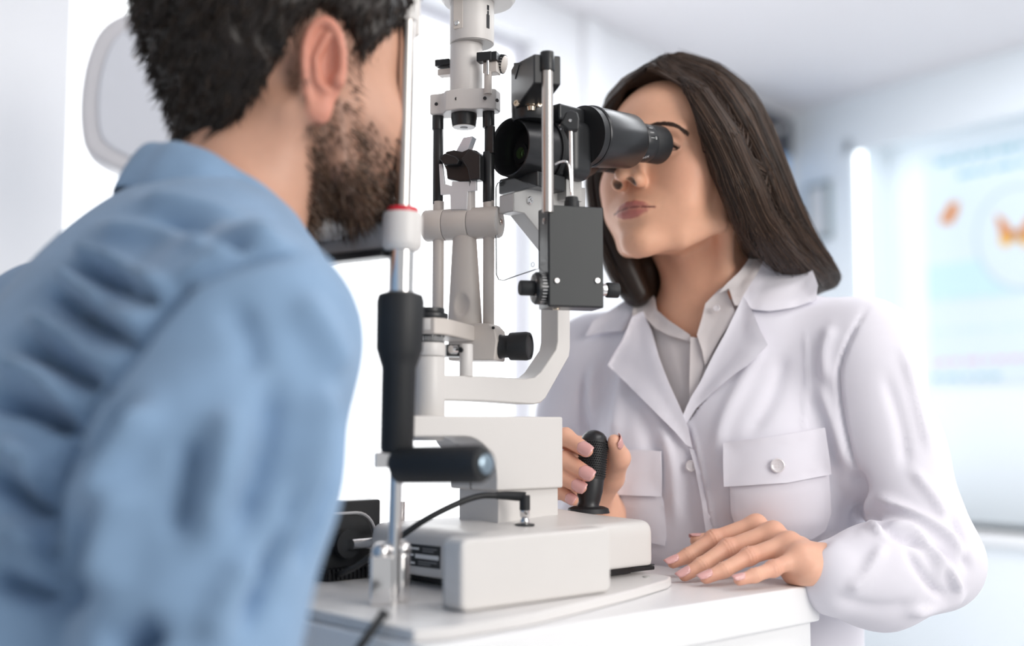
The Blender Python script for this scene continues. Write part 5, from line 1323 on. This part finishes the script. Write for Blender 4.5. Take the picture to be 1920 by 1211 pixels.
def button(px_, py_, r, par, o=0.006, m=BUTTON, bv=None):
    dr = unit(ray(px_, py_)); h = (bv or coat_b).ray_cast(Vector(CAM), Vector(dr)); c = np.array(h[0]); n_ = unit(np.array(h[1]) * 0.5 - dr * 0.5); c = c + n_ * o
    b_ = MB().lathe(c, n_, [(0, r * .9), (0.0008, r), (0.0016, r), (0.002, r * .85), (0.0013, r * .7), (0.0013, 0.0002)], 24).build('button', m, par)
    x_, y_ = perp(n_)
    for s_ in ((1, 1), (-1, 1), (1, -1), (-1, -1)):
        MB().lathe(c + (x_ * s_[0] + y_ * s_[1]) * r * .22 + n_ * .0012, n_, [(0, r * .09), (0.0003, r * .09)], 8).build('thread_hole', BROWM if m is not BUTTON else SHIRTM, b_)
button(1297, 874, 0.0066, WMN, 0.005); button(1456, 873, 0.0080, WMN, 0.0095); button(1168, 897, 0.0062, WMN, 0.008); button(1346, 583, 0.0040, WMN, 0.013, bv=sh_b)

# ---- long straight hair
hg = [[(1214, 150, 1.372), (1266, 183, 1.352), (1316, 255, 1.340), (1352, 330, 1.342), (1382, 400, 1.360), (1400, 462, 1.395), (1418, 496, 1.44), (1440, 518, 1.48)],
      [(1222, 141, 1.385), (1290, 178, 1.350), (1342, 260, 1.330), (1380, 350, 1.330), (1410, 430, 1.350), (1447, 482, 1.388), (1480, 512, 1.44), (1500, 520, 1.48)],
      [(1238, 134, 1.40), (1315, 172, 1.358), (1372, 258, 1.336), (1412, 350, 1.338), (1448, 430, 1.358), (1486, 484, 1.395), (1522, 514, 1.44), (1540, 524, 1.48)],
      [(1255, 129, 1.415), (1335, 160, 1.385), (1400, 245, 1.365), (1438, 330, 1.366), (1472, 420, 1.385), (1508, 480, 1.415), (1542, 514, 1.45), (1560, 526, 1.48)],
      [(1270, 127, 1.425), (1335, 140, 1.42), (1392, 178, 1.42), (1434, 248, 1.425), (1466, 330, 1.43), (1498, 415, 1.44), (1526, 475, 1.455), (1556, 518, 1.48)],
      [(1280, 130, 1.45), (1335, 150, 1.49), (1385, 200, 1.52), (1420, 280, 1.53), (1440, 360, 1.53), (1460, 440, 1.53), (1480, 510, 1.53), (1500, 560, 1.53)],
      [(1260, 134, 1.45), (1270, 160, 1.53), (1290, 220, 1.56), (1310, 300, 1.565), (1330, 380, 1.56), (1350, 450, 1.55), (1370, 510, 1.55), (1390, 560, 1.55)]]
hl_ = [[(1210, 150, 1.376), (1172, 172, 1.405), (1146, 208, 1.432), (1136, 270, 1.45), (1130, 340, 1.455), (1146, 430, 1.455), (1172, 500, 1.455), (1200, 552, 1.455)],
       [(1216, 141, 1.388), (1176, 155, 1.425), (1150, 190, 1.455), (1138, 260, 1.470), (1130, 340, 1.475), (1142, 430, 1.475), (1164, 500, 1.475), (1186, 555, 1.475)],
       [(1232, 134, 1.40), (1194, 145, 1.455), (1172, 185, 1.495), (1160, 260, 1.51), (1150, 340, 1.51), (1170, 430, 1.50), (1200, 500, 1.50), (1222, 555, 1.50)],
       [(1252, 130, 1.42), (1215, 145, 1.48), (1200, 200, 1.53), (1195, 280, 1.545), (1200, 360, 1.54), (1222, 440, 1.53), (1250, 510, 1.53), (1265, 560, 1.53)],
       [(1252, 130, 1.42), (1215, 145, 1.48), (1190, 200, 1.52), (1178, 280, 1.53), (1180, 360, 1.52), (1198, 440, 1.505), (1214, 505, 1.495), (1212, 556, 1.49)]]
GW = [[P(*q) for q in g] for g in hg]; GL = [[P(*q) for q in g] for g in hl_]
# keep the hair outside the skull
FILL = [[(a + b) / 2 for a, b in zip(GW[i], GW[j])] for i, j in ((3, 4), (4, 5), (5, 6))] + [[(a + b) / 2 for a, b in zip(GW[6], GL[3])]] + [[a * .7 + b * .3 for a, b in zip(GW[4], GW[5])], [a * .3 + b * .7 for a, b in zip(GW[4], GW[5])]]
def w_hairbase(p):
    d = None
    for ig, g in enumerate(GW + GL):
        rs_ = [0.005, 0.007, 0.010, 0.013, 0.017, 0.019, 0.017, 0.012] if ig >= len(GW) else [0.005, 0.007, 0.009, 0.010, 0.010, 0.009, 0.006, 0.003]
        e = s_chain(p, g, rs_); d = e if d is None else smin(d, e, 0.024)
    for g in FILL: d = smin(d, s_chain(p, g, [0.006, 0.010, 0.012, 0.013, 0.013, 0.012, 0.009, 0.004]), 0.024)
    q = WH.loc(p)
    cap = s_ell(q, (-0.007, 0, 0.034), (0.0915, 0.0775, 0.0825)) * HS
    front = (q[:, 0] - (0.048 - 0.25 * np.abs(q[:, 1]) + 0.35 * (q[:, 2] - 0.06))) * HS
    d = smin(d, smax(cap, front, 0.012), 0.02)
    # leave the face free
    face = s_ell(q, (0.085, 0.006, -0.02), (0.075, 0.064, 0.108)) * HS
    d = smax(d, -face, 0.008)
    return d
VH, QH = mesh_sdf(w_hairbase, (0.06, 1.26, 1.02), (0.46, 1.64, 1.43), 0.0032); VH = relax(VH, QH, 10)
hbv = bvh_of(VH, QH)
DB = [(0.026, 0.0135, 0.008), (0.038, 0.020, 0.012), (0.018, 0.0095, 0.006), (0.060, 0.033, 0.020)]
va, fa, ca_ = gen_strands(GW[:6], 2300, 0.0011, 0.004, DB, 5, nseg=22, bvh=hbv, center=WH.w(-0.02, 0, 0.01), lift=(-0.001, 0.0018), curl=0.0008)
vb, fb_, cb2 = gen_strands(GL, 1700, 0.0011, 0.004, DB, 6, nseg=20, bvh=hbv, center=WH.w(-0.02, 0, 0.01), lift=(-0.001, 0.0015), curl=0.0008)
vc_, fc_, cc_ = gen_strands(GW[:5], 60, 0.00035, 0.006, DB, 8, nseg=22, bvh=hbv, center=WH.w(-0.02, 0, 0.01), lift=(0.002, 0.006), curl=0.003)
VHs = np.vstack([VH, va, vb, vc_]); QHs = np.vstack([QH, fa + len(VH), fb_ + len(VH) + len(va), fc_ + len(VH) + len(va) + len(vb)])
add_obj('hair', VHs, QHs, HAIRM, WMN, smooth=180, colors=np.vstack([np.tile([0.020, 0.011, 0.007], (len(VH), 1)), ca_, cb2, cc_]))
# ================================================================== the patient
MAN = thing('person', 'bearded man in a light blue denim shirt with his chin on the chin rest', 'person', L(-0.45, 0, 0))
DENIM = mat('light_denim', (0.215, 0.335, 0.50), 0.85, var=0.22, vscale=22, bump=0.25, bscale=900, sheen=0.15)
MHS = 1.20
Fm = U + ZV * -0.02 - N * 0.02; MH = Head(L(-0.066, 0.002, 1.268) - unit(Fm) * 0.0765 * MHS, Fm, ZV + U * 0.02, MHS)
nm0 = MH.w(-0.030, 0, -0.055); nm1 = L(-0.245, 0, 1.065)
mSR = P(462, 640, 0.80); mSL = L(-0.285, 0.20, 1.035)
mC = L(-0.36, 0.0, 0.86)
axd = unit(L(-0.25, 0, 1.08) - L(-0.48, 0, 0.55)); lat = -N; MTR = np.stack([unit(np.cross(lat, axd)), lat, axd])
def m_torso(p):
    d = s_ell(p, mC, (0.125, 0.185, 0.33), MTR)
    d = smin(d, s_chain(p, [mSR, nm1 - N * 0.05 - ZV * 0.016, nm1 + N * 0.06 - ZV * 0.016, mSL], [0.058, 0.056, 0.056, 0.062], 0.02), 0.07)
    d = smin(d, s_ell(p, L(-0.50, 0, 0.60), (0.14, 0.18, 0.2), MTR), 0.06)
    return d
def ear_sdf(q):      # camera-side ear (patient's right)
    c = np.array([-0.020, -0.077, -0.011]); bx_ = unit([0.80, -0.58, 0.0]); bz_ = unit([-0.12, -0.05, 1.0]); by_ = unit(np.cross(bz_, bx_)); bz_ = np.cross(bx_, by_)
    M_ = f32(np.stack([bx_, by_, bz_])); e = ((q - f32(c)) @ M_.T) * f32([1.15, 1, 1])          # x across the ear, y thickness (inwards +), z up
    d = s_ell(e, (0, 0.002, 0.004), (0.0170, 0.0055, 0.0310))
    d = smax(d, -s_ell(e, (0.004, -0.006, 0.004), (0.0105, 0.0075, 0.0215)), 0.003)
    a = np.linspace(-0.5, 3.6, 11)
    rim = [(0.0155 * math.cos(t), -0.0030, 0.006 + 0.0285 * math.sin(t)) for t in a] + [(-0.0125, -0.002, -0.014), (-0.008, -0.001, -0.026)]
    d = smin(d, s_chain(e, rim, [0.0038] * len(rim)), 0.003)
    d = smin(d, s_chain(e, [(0.003, -0.003, 0.024), (-0.006, -0.004, 0.008), (-0.004, -0.004, -0.008), (0.003, -0.003, -0.014)], [0.0028] * 4), 0.003)
    d = smin(d, s_ell(e, (-0.001, 0.0, -0.027), (0.0085, 0.005, 0.0095)), 0.005)
    d = smin(d, s_ball(e, (0.011, -0.001, -0.006), 0.0042), 0.005)
    return d
def m_head(p):
    q = MH.loc(p); d = head_sdf(q, True); d = smin(d, ear_sdf(q), 0.004); q2 = q.copy(); q2[:, 1] *= -1; d = smin(d, s_ell(q2, (-0.02, -0.076, 0), (0.015, 0.008, 0.032)), 0.005)
    return d * MHS
def m_body(p):
    d = m_head(p)
    d = smin(d, s_cone(p, nm0, nm1, 0.060, 0.068), 0.03)
    d = smin(d, s_cone(p, MH.w(-0.03, -0.05, -0.04), nm1 + U * 0.055 - N * 0.01, 0.014, 0.010), 0.03)
    return smin(d, m_torso(p), 0.03)
VM, QM = mesh_sdf(m_body, MH.o - np.array([.19, .19, .30]), MH.o + np.array([.20, .20, .16]), 0.0024); VM, QM = biggest(VM, QM); VM = relax(VM, QM, 1, 0.4)
MSK = np.array([0.60, 0.335, 0.235]); cm = np.tile(MSK, (len(VM), 1))
qm_ = MH.loc(f32(VM)).astype(float)
er = np.clip((0.006 - ear_sdf(f32(qm_))) / 0.006, 0, 1)[:, None] * (qm_[:, 1] < -0.072)[:, None]
cm = cm * (1 - er) + np.array([0.64, 0.27, 0.19]) * er  # backlight glowing through the ear put into its redder colour
def noise3(q, sc):
    s_ = np.zeros(len(q)); rg = np.random.default_rng(11)
    for f_ in (1, 2.1, 4.3):
        for _ in range(3):
            k = rg.normal(size=3); k /= np.linalg.norm(k); s_ += np.sin((q @ k) * sc * f_ + rg.uniform(0, 6.28)) / f_
    return s_ / 4
# beard zone: sideburn, cheek line, jaw and throat
def beard_w(q):
    x, z = q[:, 0], q[:, 2]
    cheek = -0.018 - 0.50 * (x - 0.010)                      # upper limit on the cheek
    side = (x > 0.000) & (x < 0.020) & (z > -0.04) & (z < 0.035)
    w_ = np.clip((cheek - z) / 0.014, 0, 1) * np.clip((x + 0.012 + 0.35 * (z + 0.10)) / 0.010, 0, 1) * np.clip((z + 0.135) / 0.012, 0, 1)
    w_ = np.maximum(w_, np.where(side, 0.55 * np.clip(np.minimum(x + 0.002, 0.022 - x) / 0.005, 0, 1), 0))
    return w_ * (np.abs(q[:, 1]) < 0.075)
bw = beard_w(qm_); bwv = np.clip(bw * (0.55 + 0.45 * np.clip((-0.055 - qm_[:, 2]) / 0.04, 0, 1)) + 0.10 * noise3(qm_, 160) * (bw > 0.02), 0, 1)[:, None]
cm = cm * (1 - 0.75 * bwv) + np.array([0.055, 0.030, 0.020]) * 0.75 * bwv
mbody = add_obj('body', VM, QM, SKIN, MAN, smooth=180, colors=cm)
NM = normals(VM, QM)
def tufts(sel, count, ln, rad, down, cols, seed, nl=0.55):
    rg = np.random.default_rng(seed); pick = rg.choice(sel, count); vs = []; fs = []; cc = []; off = 0
    for i in pick:
        n_ = NM[i]; t = unit(down(VM[i], n_) + rg.normal(size=3) * 0.25); p0 = VM[i] + rg.normal(size=3) * 0.0012 - n_ * 0.0008; l_ = ln * rg.uniform(0.6, 1.3)
        pts = [p0, p0 + (n_ * nl + t * 0.6) * l_ * 0.5, p0 + (n_ * nl * 1.1 + t * 1.1) * l_ * 0.95]
        x_, y_ = perp(t); col = np.array(cols[rg.integers(len(cols))]) * rg.uniform(.7, 1.4)
        for j, r_ in enumerate((rad, rad * .8, rad * .15)):
            for k in range(3):
                a = 2.094 * k; vs.append(pts[j] + (x_ * math.cos(a) + y_ * math.sin(a)) * r_); cc.append(col)
        for j in range(2):
            for k in range(3): fs.append((off + j * 3 + k, off + j * 3 + (k + 1) % 3, off + j * 3 + 3 + (k + 1) % 3, off + j * 3 + 3 + k))
        off += 9
    return np.array(vs), np.array(fs), np.array(cc)
BC = [(0.050, 0.027, 0.016), (0.085, 0.047, 0.028), (0.030, 0.017, 0.011), (0.13, 0.075, 0.045)]
sel = np.where(RNG.random(len(VM)) < bw * (0.25 + 0.75 * np.clip((-0.045 - qm_[:, 2]) / 0.03, 0, 1)))[0]
dn = lambda p, n_: -MH.M[2] * 0.8 + MH.M[0] * 0.5
bv_, bf_, bc_ = tufts(sel, 4200, 0.010, 0.0006, dn, BC, 4)
add_obj('beard', bv_, bf_, HAIRM, MAN, smooth=0, colors=bc_)
# ---- short dark hair, fuller on top
def hairline(x): return np.interp(x, [-0.12, -0.09, -0.072, -0.052, -0.038, -0.022, 0.000, 0.016, 0.035, 0.055, 0.080], [-0.085, -0.080, -0.062, -0.020, 0.020, 0.036, 0.030, 0.010, 0.030, 0.052, 0.075])
def m_hair(p):
    q = MH.loc(p)
    th = 0.008 + 0.016 * np.clip((q[:, 2] - 0.02) / 0.07, 0, 1) + 0.014 * np.clip(-(q[:, 0] + 0.03) / 0.05, 0, 1) * np.clip((q[:, 2] + 0.03) / 0.06, 0, 1)
    sk = s_ell(q, (-0.006, 0, 0.034), (0.085, 0.071, 0.076)); sk = smin(sk, s_ell(q, (0.028, 0, 0.030), (0.054, 0.058, 0.052)), 0.03)
    sk = smin(sk, s_ell(q, (-0.042, 0, -0.03), (0.036, 0.046, 0.052)), 0.03)
    d = sk - th
    d = d + 0.0022 * np.sin(q[:, 0] * 260 + 3 * np.sin(q[:, 2] * 90)) * np.sin(q[:, 1] * 210 + q[:, 2] * 120)
    g = (hairline(q[:, 0]) - q[:, 2]) * 0.8
    g = np.maximum(g, -(s_ell(q, (-0.018, -0.080, -0.010), (0.025, 0.02, 0.034))))
    return smax(d, g, 0.010) * MHS
VG, QG = mesh_sdf(m_hair, MH.o - np.array([.18, .18, .14]), MH.o + np.array([.18, .18, .19]), 0.0028)
VM_, NM_ = VM, NM
VM, NM = VG, normals(VG, QG)
HC = [(0.016, 0.010, 0.008), (0.028, 0.018, 0.013), (0.010, 0.007, 0.006), (0.045, 0.030, 0.022)]
dnh = lambda p, n_: -MH.M[2] * 0.9 - MH.M[0] * 0.35
hv_, hf_, hc_ = tufts(np.arange(len(VG)), 9000, 0.013, 0.0009, dnh, HC, 9, nl=0.06)
VM, NM = VM_, NM_
add_obj('hair', np.vstack([VG, hv_]), np.vstack([QG, hf_ + len(VG)]), HAIRM, MAN, smooth=180, colors=np.vstack([np.tile([0.014, 0.009, 0.007], (len(VG), 1)), hc_]))
# eyebrow and lashes on the visible side
mbb = bvh_of(VM, QM)
for sy in (1, -1):
    pts = []
    for x, y, z in ((0.093, 0.012, 0.0130), (0.089, 0.024, 0.0175), (0.083, 0.036, 0.0180), (0.073, 0.048, 0.0120)):
        h = mbb.find_nearest(Vector(MH.w(x, sy * y, z))); pts.append(np.array(h[0]) + np.array(h[1]) * 0.001)
    MB().tube(spline(pts, 6), [0.0034, 0.0042, 0.0040, 0.0016], 6).build('eyebrow', BROWM, mbody)
    pts = []
    for x, y, z in ((0.084, 0.017, -0.004), (0.087, 0.025, 0.000), (0.085, 0.034, 0.0005), (0.075, 0.0465, -0.005)):
        h = mbb.find_nearest(Vector(MH.w(x, sy * y, z))); pts.append(np.array(h[0]) + np.array(h[1]) * 0.0008)
    MB().tube(spline(pts, 6), [0.0008, 0.0014, 0.0014, 0.0008], 6).build('eyelashes', LASHM, mbody)
# ---- denim shirt
mE = P(345, 1260, 0.72)
def m_shirt(p):
    d = m_torso(p) - 0.010
    d = smin(d, s_chain(p, [mSR + U * 0.005, P(405, 880, 0.765), mE], [0.074, 0.079, 0.066], 0.02), 0.028)
    mEL = L(-0.20, 0.27, 0.80)
    d = smin(d, s_chain(p, [mSL, L(-0.27, 0.29, 0.92), mEL], [0.072, 0.066, 0.055], 0.02), 0.05)
    d = smax(d, -s_cone(p, nm1 + ZV * 0.01, nm0 + ZV * 0.05, 0.060, 0.075), 0.01)
    return d
VT, QT = mesh_sdf(m_shirt, (-0.80, 0.42, 0.48), (0.02, 1.42, 1.22), 0.006); VT = relax(VT, QT, 2)
mf = [([(560, 470), (470, 480), (390, 510), (320, 560), (230, 680), (150, 790), (105, 900), (95, 1050), (110, 1211)], 12, -0.006),
      ([(440, 470), (390, 500), (340, 535)], 16, 0.005),
      ([(140, 480), (220, 500), (310, 535)], 13, 0.008), ([(150, 500), (220, 530), (290, 565)], 11, -0.009), ([(110, 510), (180, 560), (270, 610)], 14, 0.008), ([(100, 540), (160, 590), (250, 650)], 12, -0.010),
      ([(60, 600), (140, 640), (220, 690)], 15, 0.008), ([(40, 640), (110, 680), (190, 730)], 13, -0.009), ([(0, 690), (80, 715), (160, 770)], 17, 0.010), ([(-20, 745), (60, 760), (130, 800)], 18, -0.014),
      ([(0, 840), (60, 870), (90, 920)], 18, 0.010), ([(-20, 880), (40, 930), (90, 960)], 18, -0.010), ([(0, 1000), (50, 1010), (90, 1040)], 20, 0.010), ([(-20, 1080), (40, 1100), (90, 1120)], 20, -0.010),
      ([(230, 770), (190, 830), (150, 880)], 26, -0.012), ([(290, 760), (230, 860), (190, 960)], 24, 0.008), ([(180, 970), (140, 1060), (120, 1150)], 24, -0.013), ([(260, 900), (220, 1010), (200, 1120)], 28, 0.008),
      ([(360, 820), (350, 900), (330, 1000)], 26, -0.006), ([(430, 760), (420, 880), (380, 1020)], 30, 0.006), ([(520, 700), (500, 850), (440, 1000)], 26, -0.005), ([(600, 720), (580, 870), (510, 1050)], 26, 0.007), ([(650, 760), (620, 900), (560, 1060)], 16, -0.006), ([(300, 1180), (240, 1200), (200, 1230)], 30, -0.012), ([(470, 1040), (420, 1130), (390, 1211)], 26, 0.006), ([(560, 900), (510, 1050), (460, 1180)], 16, -0.006),
      ([(250, 380), (350, 390), (450, 420), (530, 460)], 14, 0.006), ([(280, 420), (380, 430), (470, 460)], 14, -0.005), ([(180, 430), (300, 440), (400, 460)], 14, 0.005),
      ([(560, 560), (600, 620), (640, 700)], 28, 0.005), ([(430, 560), (470, 640), (480, 700)], 30, -0.003)]
VT = sculpt(VT, QT, [(l_, w_ * (0.9 if a_ < 0 else 1.0), a_ * (3.2 if a_ < 0 else 2.4)) for l_, w_, a_ in mf])
shirt = add_obj('denim_shirt', VT, QT, DENIM, MAN, smooth=180)
# collar
def ring_pt(phi, r, dz, du=0.0):
    u_ = -0.215 + du + r * math.cos(phi); n_ = r * 1.0 * math.sin(phi); return L(u_, n_, 1.147 - 0.65 * (r * math.cos(phi)) + dz)
vs, fs = [], []; NP = 72; prof = [(0.074, -0.040), (0.069, -0.006), (0.0715, 0.003), (0.077, -0.001), (0.087, -0.020), (0.096, -0.042), (0.101, -0.058)]
for i in range(NP + 1):
    phi = math.radians(18) + math.radians(324) * i / NP
    wv = 0.0015 * math.sin(phi * 7) + 0.001 * math.sin(phi * 13)
    for j, (r, dz) in enumerate(prof): vs.append(ring_pt(phi, r + wv, dz))
m_ = len(prof)
for i in range(NP):
    for j in range(m_ - 1): fs.append((i * m_ + j, i * m_ + j + 1, (i + 1) * m_ + j + 1, (i + 1) * m_ + j))
col = add_obj('shirt_collar', vs, fs, DENIM, MAN, smooth=180); sd = col.modifiers.new('cloth', 'SOLIDIFY'); sd.thickness = 0.002; ss = col.modifiers.new('sub', 'SUBSURF'); ss.levels = ss.render_levels = 1
# seams: yoke and armhole stitching
def seam(name, line, w=3):
    a = np.array(line, float); t = np.gradient(a, axis=0); nn = np.stack([-t[:, 1], t[:, 0]], 1); nn /= np.linalg.norm(nn, axis=1, keepdims=True)
    patch(name, list(a + nn * w) + list((a - nn * w)[::-1]), shb, DENIM, shirt, off=0.0018, thick=0.0012, step=14, avg=1)
shb = bvh_of(VT, QT)
seam('armhole_seam', [tuple(q[:2]) for q in spline([np.array([x, y, 0.0]) for x, y in [(545, 476), (470, 484), (390, 514), (325, 562), (235, 684), (155, 794), (112, 900)]], 4)], 4)
seam('yoke_seam', [tuple(q[:2]) for q in spline([np.array([x, y, 0.0]) for x, y in [(440, 470), (390, 495), (345, 530)]], 4)], 3)
# ================================================================== stools under the two people
def stool(loc, zt, label):
    s_ = thing('stool', label, 'stool', (loc[0], loc[1], 0)); c = np.array([loc[0], loc[1], 0.0])
    MB().lathe(c, ZV, [(zt - 0.06, 0.14), (zt - 0.05, 0.165), (zt - 0.015, 0.17), (zt, 0.155)], 40).build('seat', RUBBER, s_)
    MB().cyl(c + ZV * 0.06, c + ZV * (zt - 0.06), 0.022).build('pole', CHROME, s_)
    for k in range(5):
        a = 2 * math.pi * k / 5; e = c + np.array([math.cos(a), math.sin(a), 0]) * 0.26
        lg = MB().tube([c + ZV * 0.075, e + ZV * 0.06], [0.018, 0.012], 10).build('leg', CHROME, s_)
        MB().cyl(e + ZV * 0.025 - np.array([-math.sin(a), math.cos(a), 0]) * .01, e + ZV * 0.025 + np.array([-math.sin(a), math.cos(a), 0]) * .01, 0.025).build('castor', RUBBER, s_)
stool(C3, 0.465, 'black round stool with chrome base under the woman')
stool(L(-0.52, 0, 0), 0.485, 'black round stool with chrome base under the man')
